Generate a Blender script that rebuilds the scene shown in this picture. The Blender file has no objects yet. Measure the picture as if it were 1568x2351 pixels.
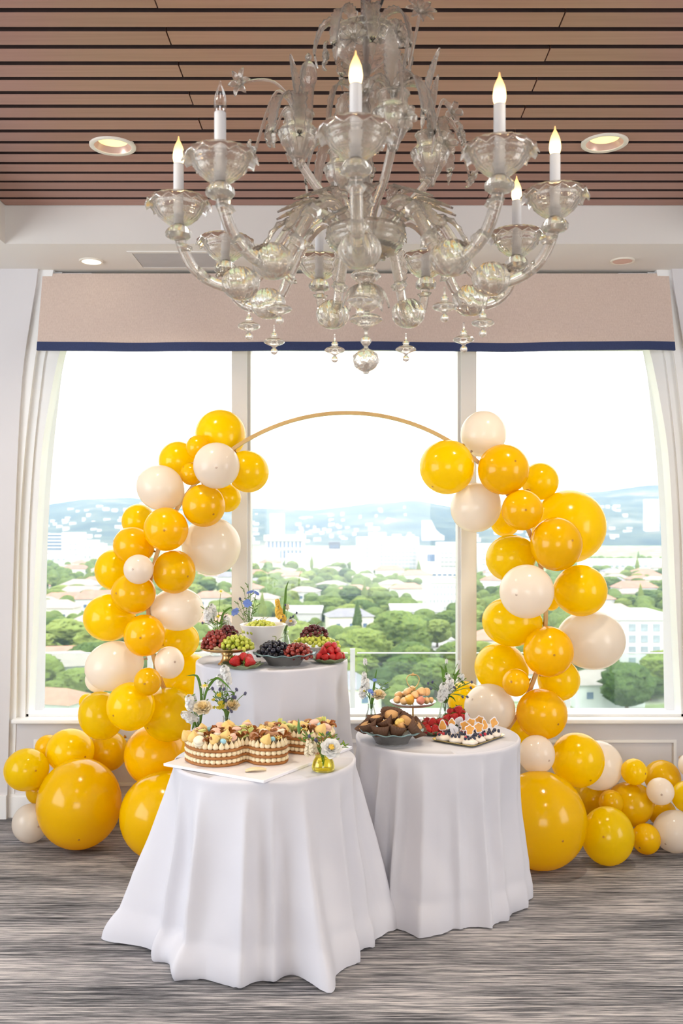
import bpy, math, random
from mathutils import Vector, Matrix, noise

# ------------------------------------------------------------------ camera
SC = bpy.context.scene
FPX, CX, CY, EYE = 2150.0, 800.0, 1215.0, 1.74      # focal length and principal point in photo pixels (1568 x 2351)
cam_d = bpy.data.cameras.new('camera')
cam_d.sensor_fit = 'VERTICAL'
cam_d.sensor_height = 36.0
cam_d.lens = FPX / 2351.0 * 36.0
cam_d.shift_x = -(CX - 784.0) / 2351.0
cam_d.shift_y = (CY - 1175.5) / 2351.0
cam_d.clip_end = 20000
cam_d.dof.use_dof = True; cam_d.dof.focus_distance = 4.2; cam_d.dof.aperture_fstop = 4.0
cam = bpy.data.objects.new('camera', cam_d)
SC.collection.objects.link(cam)
cam.location = (0, 0, EYE)
cam.rotation_euler = (math.radians(90), 0, 0)
SC.camera = cam

# ------------------------------------------------------------------ world, sun, daylight
SKY = 4.2
W = bpy.data.worlds.new('world'); SC.world = W
W.use_nodes = True
bg = W.node_tree.nodes['Background']
bg.inputs[0].default_value = (0.93, 0.97, 1.0, 1)
bg.inputs[1].default_value = SKY

sun_d = bpy.data.lights.new('sun', 'SUN'); sun_d.energy = 1.2; sun_d.angle = math.radians(4); sun_d.color = (1, .96, .88)
sun = bpy.data.objects.new('sun', sun_d); SC.collection.objects.link(sun)
sun.rotation_euler = (math.radians(48), 0, math.radians(24))     # high, from behind the building


def area(name, loc, target, sx, sy, power, col, portal=False):
    d = bpy.data.lights.new(name, 'AREA'); d.shape = 'RECTANGLE'; d.size = sx; d.size_y = sy
    d.energy = power; d.color = col
    o = bpy.data.objects.new(name, d); SC.collection.objects.link(o)
    o.location = loc
    o.rotation_euler = (Vector(target) - Vector(loc)).to_track_quat('-Z', 'Y').to_euler()
    if portal:
        d.cycles.is_portal = True
    return o


# daylight coming in at the window bays of the side walls, and an added rear fill
area('daylight_left_window', (-4.05, 1.9, 1.75), (0, 1.9, 1.75), 3.6, 2.1, 95, (0.86, 0.92, 1.0))
area('daylight_right_window', (4.05, 1.9, 1.75), (0, 1.9, 1.75), 2.0, 1.9, 44, (1.0, 0.95, 0.92))
area('rear_fill', (0.0, -3.35, 1.75), (0, 0, 1.75), 2.6, 1.9, 60, (1.0, 0.96, 0.95))  # unseen fill light added behind the camera
area('window_portal', (0.04, 6.15, 1.75), (0.04, 0, 1.75), 4.2, 2.5, 1, (1, 1, 1), portal=True)

VS = SC.view_settings
VS.view_transform = 'Standard'; VS.look = 'None'; VS.gamma = 1.0; VS.use_curve_mapping = False
VS.exposure = -0.12
CY_ = SC.cycles
CY_.max_bounces = 14; CY_.diffuse_bounces = 3; CY_.glossy_bounces = 3; CY_.transmission_bounces = 14
CY_.transparent_max_bounces = 24; CY_.volume_bounces = 0
CY_.caustics_reflective = False; CY_.caustics_refractive = True
CY_.sample_clamp_indirect = 6.0
CY_.use_denoising = True
CY_.use_adaptive_sampling = True; CY_.adaptive_threshold = 0.05

# ------------------------------------------------------------------ helpers
COL = SC.collection
PI = math.pi
R = random.Random(7)


def P(x, y, Y):
    """photo pixel at a known distance"""
    return Vector(((x - CX) / FPX * Y, Y, EYE - (y - CY) / FPX * Y))


def G(x, y, z):
    """photo pixel on the horizontal surface at height z"""
    Y = FPX * (EYE - z) / (y - CY)
    return Vector(((x - CX) / FPX * Y, Y, z))


def tag(o, label=None, cat=None, group=None, kind=None):
    if label: o['label'] = label
    if cat: o['category'] = cat
    if group: o['group'] = group
    if kind: o['kind'] = kind
    return o


def thing(name, loc, label, cat, group=None, rz=0.0):
    o = bpy.data.objects.new(name, None); COL.objects.link(o)
    o.empty_display_size = .02
    o.location = loc; o.rotation_euler = (0, 0, rz)
    return tag(o, label, cat, group)


def link_mesh(name, me, parent=None, loc=(0, 0, 0), rot=None, scale=None):
    o = bpy.data.objects.new(name, me); COL.objects.link(o)
    if parent is not None: o.parent = parent
    o.location = loc
    if rot is not None: o.rotation_euler = rot
    if scale is not None: o.scale = scale
    return o


def copy_tree(o, parent=None):
    c = o.copy(); COL.objects.link(c); c.parent = parent
    for ch in list(o.children): copy_tree(ch, c)
    return c


class MB:
    def __init__(self): self.v = []; self.f = []

    def add(self, vs, fs, M=None):
        b = len(self.v)
        self.v += [tuple(M @ Vector(v)) if M is not None else tuple(v) for v in vs]
        self.f += [tuple(i + b for i in q) for q in fs]
        return self

    def box(self, x0, x1, y0, y1, z0, z1, M=None):
        vs = [(x0, y0, z0), (x1, y0, z0), (x1, y1, z0), (x0, y1, z0), (x0, y0, z1), (x1, y0, z1), (x1, y1, z1), (x0, y1, z1)]
        fs = [(0, 3, 2, 1), (4, 5, 6, 7), (0, 1, 5, 4), (1, 2, 6, 5), (2, 3, 7, 6), (3, 0, 4, 7)]
        return self.add(vs, fs, M)

    def lathe(self, prof, n=24, c=(0, 0, 0), mod=None, M=None):
        """prof: [(r, z)]; r == 0 gives a pole; mod(r, z, angle) -> (r, z)"""
        vs, fs, rows = [], [], []
        for r, z in prof:
            if r < 1e-6:
                rows.append([len(vs)]); vs.append((c[0], c[1], c[2] + z))
            else:
                row = []
                for k in range(n):
                    a = 2 * PI * k / n
                    rr, zz = mod(r, z, a) if mod else (r, z)
                    row.append(len(vs)); vs.append((c[0] + rr * math.cos(a), c[1] + rr * math.sin(a), c[2] + zz))
                rows.append(row)
        for A, B in zip(rows, rows[1:]):
            for k in range(n):
                j = (k + 1) % n
                if len(A) == 1 and len(B) == 1: break
                if len(A) == 1: fs.append((A[0], B[j], B[k]))
                elif len(B) == 1: fs.append((A[k], A[j], B[0]))
                else: fs.append((A[k], A[j], B[j], B[k]))
        return self.add(vs, fs, M)

    def ell(self, c, r, nu=16, nv=10, M=None):
        if not hasattr(r, '__len__'): r = (r, r, r)
        prof = [(math.sin(PI * i / nv), -math.cos(PI * i / nv)) for i in range(nv + 1)]
        prof[0] = (0, -1); prof[-1] = (0, 1)
        T = Matrix.Translation(c) @ (M if M is not None else Matrix.Identity(4)) @ Matrix.Diagonal((*r, 1))
        return self.lathe(prof, nu, M=T)

    def tube(self, pts, rad, n=8, M=None):
        pts = [Vector(p) for p in pts]
        if not hasattr(rad, '__len__'): rad = [rad] * len(pts)
        vs, fs = [], []
        t0 = (pts[1] - pts[0]).normalized()
        up = Vector((0, 0, 1)) if abs(t0.z) < .9 else Vector((1, 0, 0))
        nrm = t0.cross(up).normalized()
        for i, p in enumerate(pts):
            t = (pts[min(i + 1, len(pts) - 1)] - pts[max(i - 1, 0)])
            if t.length < 1e-9: t = t0.copy()
            t.normalize()
            nrm = (nrm - t * nrm.dot(t))
            nrm = nrm.normalized() if nrm.length > 1e-6 else t.orthogonal().normalized()
            b = t.cross(nrm)
            for k in range(n):
                a = 2 * PI * k / n
                vs.append(p + (nrm * math.cos(a) + b * math.sin(a)) * rad[i])
        for i in range(len(pts) - 1):
            for k in range(n):
                j = (k + 1) % n
                fs.append((i * n + k, i * n + j, (i + 1) * n + j, (i + 1) * n + k))
        m = len(pts) - 1
        fs.append(tuple(reversed(range(n)))); fs.append(tuple(m * n + k for k in range(n)))
        return self.add(vs, fs, M)

    def mesh(self, name, mat, smooth=True, ang=50):
        me = bpy.data.meshes.new(name)
        me.from_pydata(self.v, [], self.f)
        if mat is not None: me.materials.append(mat)
        if smooth:
            me.polygons.foreach_set('use_smooth', [True] * len(me.polygons))
            if ang: me.set_sharp_from_angle(angle=math.radians(ang))
        me.update()
        return me

    def build(self, name, mat, parent=None, smooth=True, loc=(0, 0, 0), rot=None, scale=None, ang=50):
        return link_mesh(name, self.mesh(name, mat, smooth, ang), parent, loc, rot, scale)


def spline(pts, n=8, closed=False):
    """Catmull-Rom through pts"""
    pts = [Vector(p) for p in pts]; out = []
    m = len(pts)
    for i in range(m if closed else m - 1):
        g = (lambda k: pts[k % m]) if closed else (lambda k: pts[min(max(k, 0), m - 1)])
        a, b, c, d = g(i - 1), g(i), g(i + 1), g(i + 2)
        for k in range(n):
            t = k / n
            out.append(.5 * (2 * b + (c - a) * t + (2 * a - 5 * b + 4 * c - d) * t * t + (3 * b - a - 3 * c + d) * t ** 3))
    if not closed: out.append(pts[-1])
    return out


def interp(tab, x):
    tab = sorted(tab)
    if x <= tab[0][0]: return tab[0][1]
    for (a, b), (c, d) in zip(tab, tab[1:]):
        if x <= c:
            t = (x - a) / (c - a)
            return b + (d - b) * t
    return tab[-1][1]


def sinterp(tab, x):
    """smooth interpolation of a table"""
    tab = sorted(tab)
    if x <= tab[0][0]: return tab[0][1]
    for i in range(len(tab) - 1):
        if x <= tab[i + 1][0]:
            t = (x - tab[i][0]) / (tab[i + 1][0] - tab[i][0])
            g = lambda k: tab[min(max(k, 0), len(tab) - 1)][1]
            a, b, c, d = g(i - 1), g(i), g(i + 1), g(i + 2)
            return .5 * (2 * b + (c - a) * t + (2 * a - 5 * b + 4 * c - d) * t * t + (3 * b - a - 3 * c + d) * t ** 3)
    return tab[-1][1]


# ------------------------------------------------------------------ materials
class NT:
    def __init__(self, name):
        self.m = bpy.data.materials.new(name); self.m.use_nodes = True
        self.t = self.m.node_tree; self.b = self.t.nodes['Principled BSDF']; self.o = self.t.nodes['Material Output']

    def n(self, typ, **kw):
        nd = self.t.nodes.new(typ)
        for k, v in kw.items():
            if k.startswith('i_'):
                key = k[2:]
                nd.inputs[int(key) if key.isdigit() else key.replace('_', ' ')].default_value = v
            else: setattr(nd, k, v)
        return nd

    def l(self, a, b): self.t.links.new(a, b)

    def coords(self, scale=(1, 1, 1), kind='Object'):
        tc = self.n('ShaderNodeTexCoord'); mp = self.n('ShaderNodeMapping')
        mp.inputs['Scale'].default_value = scale
        self.l(tc.outputs[kind], mp.inputs[0]); return mp.outputs[0]

    def noise(self, vec, scale=5, detail=4, rough=.5):
        nd = self.n('ShaderNodeTexNoise'); nd.inputs['Scale'].default_value = scale
        nd.inputs['Detail'].default_value = detail; nd.inputs['Roughness'].default_value = rough
        if vec is not None: self.l(vec, nd.inputs['Vector'])
        return nd.outputs['Fac']

    def ramp(self, fac, stops):
        nd = self.n('ShaderNodeValToRGB'); cr = nd.color_ramp
        while len(cr.elements) < len(stops): cr.elements.new(.5)
        for e, (p, c) in zip(cr.elements, stops): e.position = p; e.color = (*c, 1)
        self.l(fac, nd.inputs[0]); return nd.outputs[0]

    def bump(self, h, strength=.3, dist=.01):
        nd = self.n('ShaderNodeBump'); nd.inputs['Strength'].default_value = strength; nd.inputs['Distance'].default_value = dist
        self.l(h, nd.inputs['Height']); self.l(nd.outputs[0], self.b.inputs['Normal']); return nd.outputs[0]

    def objrand(self): return self.n('ShaderNodeObjectInfo').outputs['Random']

    def mixshader(self, fac, a, b):
        mx = self.n('ShaderNodeMixShader')
        if isinstance(fac, float): mx.inputs[0].default_value = fac
        else: self.l(fac, mx.inputs[0])
        self.l(a, mx.inputs[1]); self.l(b, mx.inputs[2]); return mx.outputs[0]


MATS = {}


def mat(name, col=(.8, .8, .8), rough=.5, metal=0.0, spec=.5, var=0.0, nscale=12, bump=0.0, bscale=80, coat=0.0, emit=None, estr=1.0, sub=0.0, vec=(1, 1, 1), transl=0.0):
    """plain coloured surface with slight colour noise, optional relief and translucency"""
    if name in MATS: return MATS[name]
    t = NT(name); b = t.b
    b.inputs['Roughness'].default_value = rough; b.inputs['Metallic'].default_value = metal
    b.inputs['Specular IOR Level'].default_value = spec; b.inputs['Coat Weight'].default_value = coat
    b.inputs['Base Color'].default_value = (*col, 1)
    csock = None
    if var:
        fac = t.noise(t.coords(vec), nscale, 4)
        lo = tuple(max(0, c * (1 - var)) for c in col); hi = tuple(min(1, c * (1 + var)) for c in col)
        csock = t.ramp(fac, [(.3, lo), (.7, hi)]); t.l(csock, b.inputs['Base Color'])
    if bump:
        t.bump(t.noise(t.coords(vec), bscale, 3), bump, .004)
    if sub:
        b.inputs['Subsurface Weight'].default_value = sub; b.inputs['Subsurface Radius'].default_value = (.01, .008, .005)
    if emit:
        b.inputs['Emission Color'].default_value = (*emit, 1); b.inputs['Emission Strength'].default_value = estr
    if transl:
        tr = t.n('ShaderNodeBsdfTranslucent'); tr.inputs[0].default_value = (*col, 1)
        if csock: t.l(csock, tr.inputs[0])
        t.l(t.mixshader(transl, b.outputs[0], tr.outputs[0]), t.o.inputs[0])
    MATS[name] = t.m
    return t.m


def thin_glass(name, tint=(1, 1, 1), refl=.06, rough=0.02, gloss=(1, 1, 1)):
    """a thin clear pane or vessel: see-through with a Fresnel reflection"""
    if name in MATS: return MATS[name]
    t = NT(name)
    tr = t.n('ShaderNodeBsdfTransparent'); tr.inputs[0].default_value = (*tint, 1)
    gl = t.n('ShaderNodeBsdfGlossy'); gl.inputs[0].default_value = (*gloss, 1); gl.inputs['Roughness'].default_value = rough
    lw = t.n('ShaderNodeLayerWeight'); lw.inputs[0].default_value = .25
    mul = t.n('ShaderNodeMath', operation='MULTIPLY_ADD'); mul.inputs[1].default_value = .6; mul.inputs[2].default_value = refl
    t.l(lw.outputs['Fresnel'], mul.inputs[0])
    t.l(t.mixshader(mul.outputs[0], tr.outputs[0], gl.outputs[0]), t.o.inputs[0])
    MATS[name] = t.m; return t.m
# ------------------------------------------------------------------ the room
Z_SOF, Z_SLAT = 3.306, 3.516
Y_SOF, Y_WALL, Y_APR = 5.14, 5.63, 5.662
X0 = 0.039                                              # middle of the window bay
XL, XR, YB = -4.2, 4.2, -3.5

m_wall = mat('painted_plaster', (.68, .655, .665), .6, var=.02, nscale=2, bump=.05, bscale=60)
m_soffit = mat('soffit_paint', (.76, .725, .68), .6, var=.02, nscale=2)
m_trim = mat('white_trim_paint', (.86, .85, .84), .35, var=.015, nscale=3)
m_frame = mat('window_frame_paint', (.82, .82, .82), .35, var=.02, nscale=3)
m_mull = mat('mullion_paint', (.72, .69, .66), .35, var=.03, nscale=3)

# carpet: short horizontal streaks of charcoal, grey and beige
t = NT('streaked_carpet')
f1 = t.noise(t.coords((2.6, 95, 1)), 1.0, 5, .65)
f2 = t.noise(t.coords((9, 260, 1)), 1.0, 3, .6)
f3 = t.noise(t.coords((.9, 5, 1)), 1.0, 3, .5)
a1 = t.n('ShaderNodeMath', operation='MULTIPLY_ADD'); a1.inputs[1].default_value = .55; t.l(f2, a1.inputs[0]); t.l(f1, a1.inputs[2])
a2 = t.n('ShaderNodeMath', operation='MULTIPLY_ADD'); a2.inputs[1].default_value = .4; t.l(f3, a2.inputs[0]); t.l(a1.outputs[0], a2.inputs[2])
sub = t.n('ShaderNodeMath', operation='SUBTRACT'); sub.inputs[1].default_value = .475; t.l(a2.outputs[0], sub.inputs[0])
col = t.ramp(sub.outputs[0], [(.28, (.026, .026, .030)), (.41, (.105, .105, .115)), (.52, (.265, .255, .265)), (.65, (.55, .51, .505))])
t.l(col, t.b.inputs['Base Color']); t.b.inputs['Roughness'].default_value = .9; t.b.inputs['Specular IOR Level'].default_value = .15
t.bump(t.noise(t.coords((160, 420, 1)), 1.0, 2), .5, .004)
m_carpet = t.m

fl = MB().box(XL, XR, YB, 6.2, -.06, 0).build('floor', m_carpet, smooth=False); tag(fl, 'grey streaked carpet floor', kind='structure')

# --- ceiling: painted border with a recess that holds the wooden slats
RX0, RX1, RY0 = -1.884, 2.02, -1.2
mb = MB()
mb.box(XL, XR, Y_SOF, 6.4, Z_SOF, 3.75); mb.box(XL, RX0, RY0, Y_SOF, Z_SOF, 3.75); mb.box(RX1, XR, RY0, Y_SOF, Z_SOF, 3.75)
mb.box(XL, XR, YB, RY0, Z_SOF, 3.75); mb.box(XL, XR, YB, 6.4, 3.75, 3.85)
ceil = mb.build('ceiling', m_soffit, smooth=False); tag(ceil, 'pale painted ceiling border around a recess of wooden slats', kind='structure')
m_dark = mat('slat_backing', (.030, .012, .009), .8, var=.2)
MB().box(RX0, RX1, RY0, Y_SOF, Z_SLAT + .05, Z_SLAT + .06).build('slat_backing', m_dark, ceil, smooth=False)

t = NT('stained_slat_wood')
gr = t.noise(t.coords((1.2, 45, 1)), 1.0, 5, .6); big = t.noise(t.coords((.7, 3, 1)), 1.0, 2)
ad = t.n('ShaderNodeMath', operation='MULTIPLY_ADD'); ad.inputs[1].default_value = .35; t.l(t.objrand(), ad.inputs[0]); t.l(gr, ad.inputs[2])
c = t.ramp(ad.outputs[0], [(.3, (.25, .108, .077)), (.9, (.36, .175, .130))])
t.l(c, t.b.inputs['Base Color']); t.b.inputs['Roughness'].default_value = .36; t.b.inputs['Specular IOR Level'].default_value = .6
m_slat = t.m
PITCH = .1215
k = 0
y = Y_SOF - .006
while y > .6:
    ya, yb = y - .0935, y
    cut = -.65 if k % 2 == 0 else .745
    ends = [RX0 + .004, cut - .0025, cut + .0025, RX1 - .004]
    for e in (0, 2):
        hx = (ends[e + 1] - ends[e]) / 2; cx = (ends[e + 1] + ends[e]) / 2
        sag = R.uniform(-.001, .001)
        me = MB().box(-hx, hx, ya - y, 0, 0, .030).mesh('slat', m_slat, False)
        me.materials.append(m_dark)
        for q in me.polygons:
            if abs(q.normal.y) > .9 or q.normal.z > .9: q.material_index = 1     # gap shade painted on: edges and back take the dark backing colour
        link_mesh('slat', me, ceil, (cx, y, Z_SLAT + sag))
    y -= PITCH; k += 1

# --- window wall with curved sides
PIER = [(z, d) for z, d in [(0, 2.092), (1.02, 2.069), (1.517, 2.053), (2.041, 2.035), (2.434, 2.016), (2.748, 1.99), (3.115, 1.935), (3.31, 1.905)]]
FRO = [(0, 2.06), (.604, 2.047), (1.648, 2.029), (2.2, 1.995), (2.757, 1.934), (3.127, 1.863), (3.31, 1.82)]
GLS = [(0, 2.0), (.603, 1.987), (1.379, 1.952), (1.86, 1.931), (2.256, 1.902), (2.582, 1.848), (2.836, 1.792), (3.1, 1.70), (3.31, 1.60)]


def strip(mb, side, din, dout, y0, y1, z0=0.0, z1=3.31, n=30):
    """solid strip between two curved edges; din/dout(z) distances from the middle of the bay"""
    vs, fs = [], []
    for i in range(n + 1):
        z = z0 + (z1 - z0) * i / n
        a, b = X0 + side * din(z), X0 + side * dout(z)
        vs += [(a, y0, z), (b, y0, z), (b, y1, z), (a, y1, z)]
    for i in range(n):
        for q in range(4):
            r = (q + 1) % 4
            fs.append((i * 4 + q, i * 4 + r, (i + 1) * 4 + r, (i + 1) * 4 + q))
    fs += [(0, 1, 2, 3), (n * 4, n * 4 + 1, n * 4 + 2, n * 4 + 3)]
    mb.add(vs, fs)


mb = MB()
for s in (-1, 1):
    strip(mb, s, lambda z: sinterp(PIER, z), lambda z: 4.25, Y_WALL, 6.1)
    strip(mb, s, lambda z: sinterp(FRO, z) - .03, lambda z: sinterp(PIER, z) + .02, Y_APR + .06, 6.1)
mb.box(X0 - 2.12, X0 + 2.12, Y_APR, 6.1, 0, .575)
mb.box(X0 - 2.12, X0 + 2.12, 5.78, 6.1, 2.9, 3.4)
ww = mb.build('wall_window', m_wall, smooth=False); tag(ww, 'white plaster window wall with curved piers', kind='structure')
mb = MB()
for s in (-1, 1):
    strip(mb, s, lambda z: sinterp(FRO, z), lambda z: sinterp(PIER, z) + .01, Y_APR - .006, 5.78, .14)
tag(mb.build('trim_1', m_trim, smooth=False), 'curved painted casing beside the window', kind='structure')
mb = MB()                                                  # panel moulding on the apron under the sill
for (xa, xb) in ((-1.9, 1.98),):
    z0, z1, w = .19, .47, .018
    for b in ((xa, xb, z0, z0 + w), (xa, xb, z1 - w, z1), (xa, xa + w, z0 + w, z1 - w), (xb - w, xb, z0 + w, z1 - w)):
        mb.box(b[0], b[1], Y_APR - .012, Y_APR, b[2], b[3])
tag(mb.build('trim_2', m_trim, smooth=False), 'raised panel moulding under the window sill', kind='structure')
mb = MB()
mb.box(X0 - 2.09, X0 + 2.09, Y_APR - .016, Y_APR, 0, .125); mb.box(X0 - 2.09, X0 + 2.09, Y_APR - .010, Y_APR, .125, .14)
tag(mb.build('baseboard_window', m_trim, smooth=False), 'white baseboard under the window', kind='structure')
mb = MB()
for s in (-1, 1):
    x0, x1 = sorted((X0 + s * 2.093, X0 + s * 4.2)); mb.box(x0, x1, Y_WALL - .014, Y_WALL, 0, .14)
tag(mb.build('baseboard_pier', m_trim, smooth=False), 'white baseboard along the piers', kind='structure')


def windowed_wall(name, axis, pos, a0, a1, o0, o1, label):
    """plain wall with one wide window opening; axis 'x': wall at x = pos running along y"""
    mb = MB()
    th = .2 if pos > 0 else -.2
    lo, hi = sorted((pos, pos + th))
    for (u0, u1, z0, z1) in ((a0, o0, 0, 3.4), (o1, a1, 0, 3.4), (o0, o1, 0, .65), (o0, o1, 2.85, 3.4)):
        if axis == 'x': mb.box(lo, hi, u0, u1, z0, z1)
        else: mb.box(u0, u1, lo, hi, z0, z1)
    return tag(mb.build(name, m_wall, smooth=False), label, kind='structure')


windowed_wall('wall_left', 'x', XL, YB, 6.1, .05, 3.75, 'white side wall with a wide window opening')
windowed_wall('wall_right', 'x', XR, YB, 6.1, .85, 2.95, 'white side wall with a window opening')
windowed_wall('wall_rear', 'y', YB, XL, XR, -1.35, 1.35, 'white rear wall with an opening added for the fill light')  # rear opening invented to bring in light behind the camera

# --- the window: frame, mullions, panes, sill
win = tag(bpy.data.objects.new('window_1', None), 'wide three-part window with curved white frame', kind='structure')
COL.objects.link(win)
mb = MB()
for s in (-1, 1):
    strip(mb, s, lambda z: sinterp(GLS, z), lambda z: sinterp(FRO, z), 5.70, 5.82, .6, 3.3)
mb.box(X0 - 2.0, X0 + 2.0, 5.70, 5.82, .598, .615)
mb.build('window_frame', m_frame, win, smooth=False)
mb = MB()
for s in (-1, 1):                                          # inner bead
    strip(mb, s, lambda z: sinterp(FRO, z) - .045, lambda z: sinterp(FRO, z), 5.685, 5.70, .6, 3.3)
mb.build('window_bead', m_frame, win, smooth=False)
MX = [(551 - CX) / FPX * 5.72, (1075 - CX) / FPX * 5.72]
for i, mx in enumerate(MX):
    s = 1 if i == 0 else -1                                # the side that faces the middle pane
    mb = MB()
    mb.box(mx - .045, mx + .045, 5.70, 5.86, .61, 3.28)
    xs = sorted((mx + s * .045, mx + s * .062)); mb.box(xs[0], xs[1], 5.745, 5.86, .61, 3.28)
    xs = sorted((mx - s * .045, mx - s * .058)); mb.box(xs[0], xs[1], 5.775, 5.86, .61, 3.28)
    mb.build('mullion', m_mull, win, smooth=False)
m_pane = thin_glass('window_glass', (.985, .99, .985), .012, 0.0)
for a, b in ((X0 - 1.99, MX[0] - .04), (MX[0] + .04, MX[1] - .04), (MX[1] + .04, X0 + 1.99)):
    mb = MB(); mb.add([(a, 5.80, .61), (b, 5.80, .61), (b, 5.80, 3.0), (a, 5.80, 3.0)], [(0, 1, 2, 3)])
    mb.build('pane', m_pane, win, smooth=False)
sill = MB().box(X0 - 2.06, X0 + 2.06, 5.605, 5.80, .572, .60).build('window_sill', m_trim, win, smooth=False)
bv = sill.modifiers.new('round', 'BEVEL'); bv.width = .009; bv.segments = 3

# --- valance
t = NT('linen_valance')
w1 = t.noise(t.coords((260, 260, 30)), 1.0, 2); w2 = t.noise(t.coords((14, 1, 240)), 1.0, 3)
mx = t.n('ShaderNodeMath', operation='MULTIPLY_ADD'); mx.inputs[1].default_value = .5; t.l(w2, mx.inputs[0]); t.l(w1, mx.inputs[2])
t.l(t.ramp(mx.outputs[0], [(.4, (.60, .465, .395)), (1.0, (.72, .58, .50))]), t.b.inputs['Base Color'])
t.b.inputs['Roughness'].default_value = .85; t.b.inputs['Specular IOR Level'].default_value = .2
t.bump(w1, .15, .002); m_linen = t.m
m_navy = mat('navy_band', (.030, .045, .125), .8, var=.15, nscale=200, bump=.1, bscale=300)
va = thing('valance', (X0, 5.6, 2.8), 'beige linen pelmet valance with a navy band along its hem', 'valance')


def val_sheet(t0, t1, off, m, name):
    """t 0 = top, 1 = hem; slightly wavy"""
    n = 80; vs, fs = [], []
    rows = 8
    for j in range(rows + 1):
        tt = t0 + (t1 - t0) * j / rows
        for i in range(n + 1):
            u = i / n
            x = -1.887 + u * 3.784
            y = .06 - .115 * tt + .010 * tt * math.sin(u * 19) + .006 * tt * math.sin(u * 43 + 1) - off
            z = .486 - .487 * tt + .004 * tt * math.sin(u * 13 + 2)
            vs.append((x, y, z)); vs.append((x, y + .018, z))
    w = (n + 1) * 2
    for j in range(rows):
        for i in range(n):
            a = j * w + i * 2
            fs.append((a, a + w, a + w + 2, a + 2)); fs.append((a + 1, a + 3, a + w + 3, a + w + 1))
    for i in range(n):
        a = rows * w + i * 2; fs.append((a, a + 1, a + 3, a + 2)); a = i * 2; fs.append((a, a + 2, a + 3, a + 1))
    for j in range(rows):
        a = j * w; fs.append((a, a + 1, a + w + 1, a + w)); a = j * w + n * 2; fs.append((a, a + w, a + w + 1, a + 1))
    MB().add(vs, fs).build(name, m, va, ang=30)


val_sheet(0, 1, 0, m_linen, 'panel'); val_sheet(.895, 1.003, .004, m_navy, 'hem_band')
MB().box(-1.80, 1.81, .085, .11, .38, .48).build('mounting_board', m_trim, va, smooth=False)

# --- recessed downlights, vent
m_lens = mat('downlight_lens', (.9, .8, .5), .4, emit=(1.0, .72, .25), estr=1.5)
m_lens2 = mat('downlight_lens_white', (.9, .9, .85), .4, emit=(1.0, .93, .75), estr=1.6)
m_refl = mat('downlight_reflector', (.80, .55, .46), .3, metal=.55, var=.05)
m_ring = mat('downlight_ring', (.78, .72, .62), .4, var=.03)


def cut_slats(x, y, r):
    """round hole through the slats for a recessed fitting"""
    cy = MB().lathe([(0, -.1), (r, -.1), (r, .1), (0, .1)], 40).build('cutter', None, loc=(x, y, Z_SLAT))
    for o in [c for c in ceil.children if c.name.startswith('slat') and not c.name.startswith('slat_b')]:
        if o.location.y < y - r - .01 or o.location.y - .1 > y + r + .01: continue
        md = o.modifiers.new('hole', 'BOOLEAN'); md.object = cy; md.solver = 'EXACT'
        bpy.context.view_layer.update()
        me = bpy.data.meshes.new_from_object(o.evaluated_get(bpy.context.evaluated_depsgraph_get()))
        o.modifiers.clear(); o.data = me
    bpy.data.objects.remove(cy)


def downlight(x, y, z, r, lens, label, group):
    flush = r < .1
    if not flush: cut_slats(x, y, r * .9)
    d = thing('recessed_downlight', (x, y, z), label, 'ceiling light', group)
    MB().lathe([(r, .004), (r, -.006), (r * .97, -.009), (r * .80, -.007), (r * .78, 0), (r * .78, .01), (r, .004)], 40).build('trim_ring', m_ring, d)
    if flush:
        MB().lathe([(0, -.006), (r * .80, -.006), (r * .80, -.001), (0, -.001)], 32).build('lens', lens, d)
        return d
    MB().lathe([(r * .79, -.004), (r * .62, .024), (r * .60, .025)], 40).build('reflector', m_refl, d)
    MB().lathe([(0, .021), (r * .64, .021), (r * .64, .026), (0, .026)], 32).build('lens', lens, d)
    ld = bpy.data.lights.new('lamp_beam', 'AREA'); ld.shape = 'DISK'; ld.size = r * 1.1; ld.energy = 17; ld.color = (1, .86, .66); ld.spread = math.radians(130)
    lo = bpy.data.objects.new('lamp_beam', ld); COL.objects.link(lo); lo.parent = d; lo.location = (0, 0, -.012)
    return d


downlight(*G(259, 334, Z_SLAT), .106, m_lens, 'large round downlight glowing warm, set in the wooden slat ceiling', 'slat ceiling downlights')
downlight(*G(1388, 327, Z_SLAT), .106, m_lens, 'large round downlight glowing warm, set in the wooden slat ceiling', 'slat ceiling downlights')
for yy in (1.9, -.4):                                     # extra lamps added out of view for light from above
    for xx in (-1.1, 1.2):
        downlight(xx, yy, Z_SLAT, .106, m_lens, 'large round downlight added out of view to give light from above', 'downlights added out of view')
downlight(*G(210, 599, Z_SOF), .070, m_lens2, 'small round downlight glowing white in the painted soffit beside the air vent', 'soffit downlights')
downlight(*G(1429, 598, Z_SOF), .070, m_refl, 'small unlit copper-toned downlight in the painted soffit', 'soffit downlights')
ve = thing('air_vent', (-1.0, 5.44, Z_SOF), 'grey rectangular air vent grille in the painted soffit', 'vent')
mb = MB()
for b in ((-.25, .25, -.17, -.145), (-.25, .25, .145, .17), (-.25, -.225, -.145, .145), (.225, .25, -.145, .145)):
    mb.box(b[0], b[1], b[2], b[3], -.006, 0)
mb.build('vent_frame', m_soffit, ve, smooth=False)
m_grille = mat('vent_grille', (.50, .47, .45), .5, var=.03)
mb = MB()
for i in range(28):
    yy = -.142 + i * .0102
    mb.box(-.224, .224, yy, yy + .006, -.005, .0)
tag(mb.build('grille', m_grille, ve, smooth=False), kind='stuff')
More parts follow.
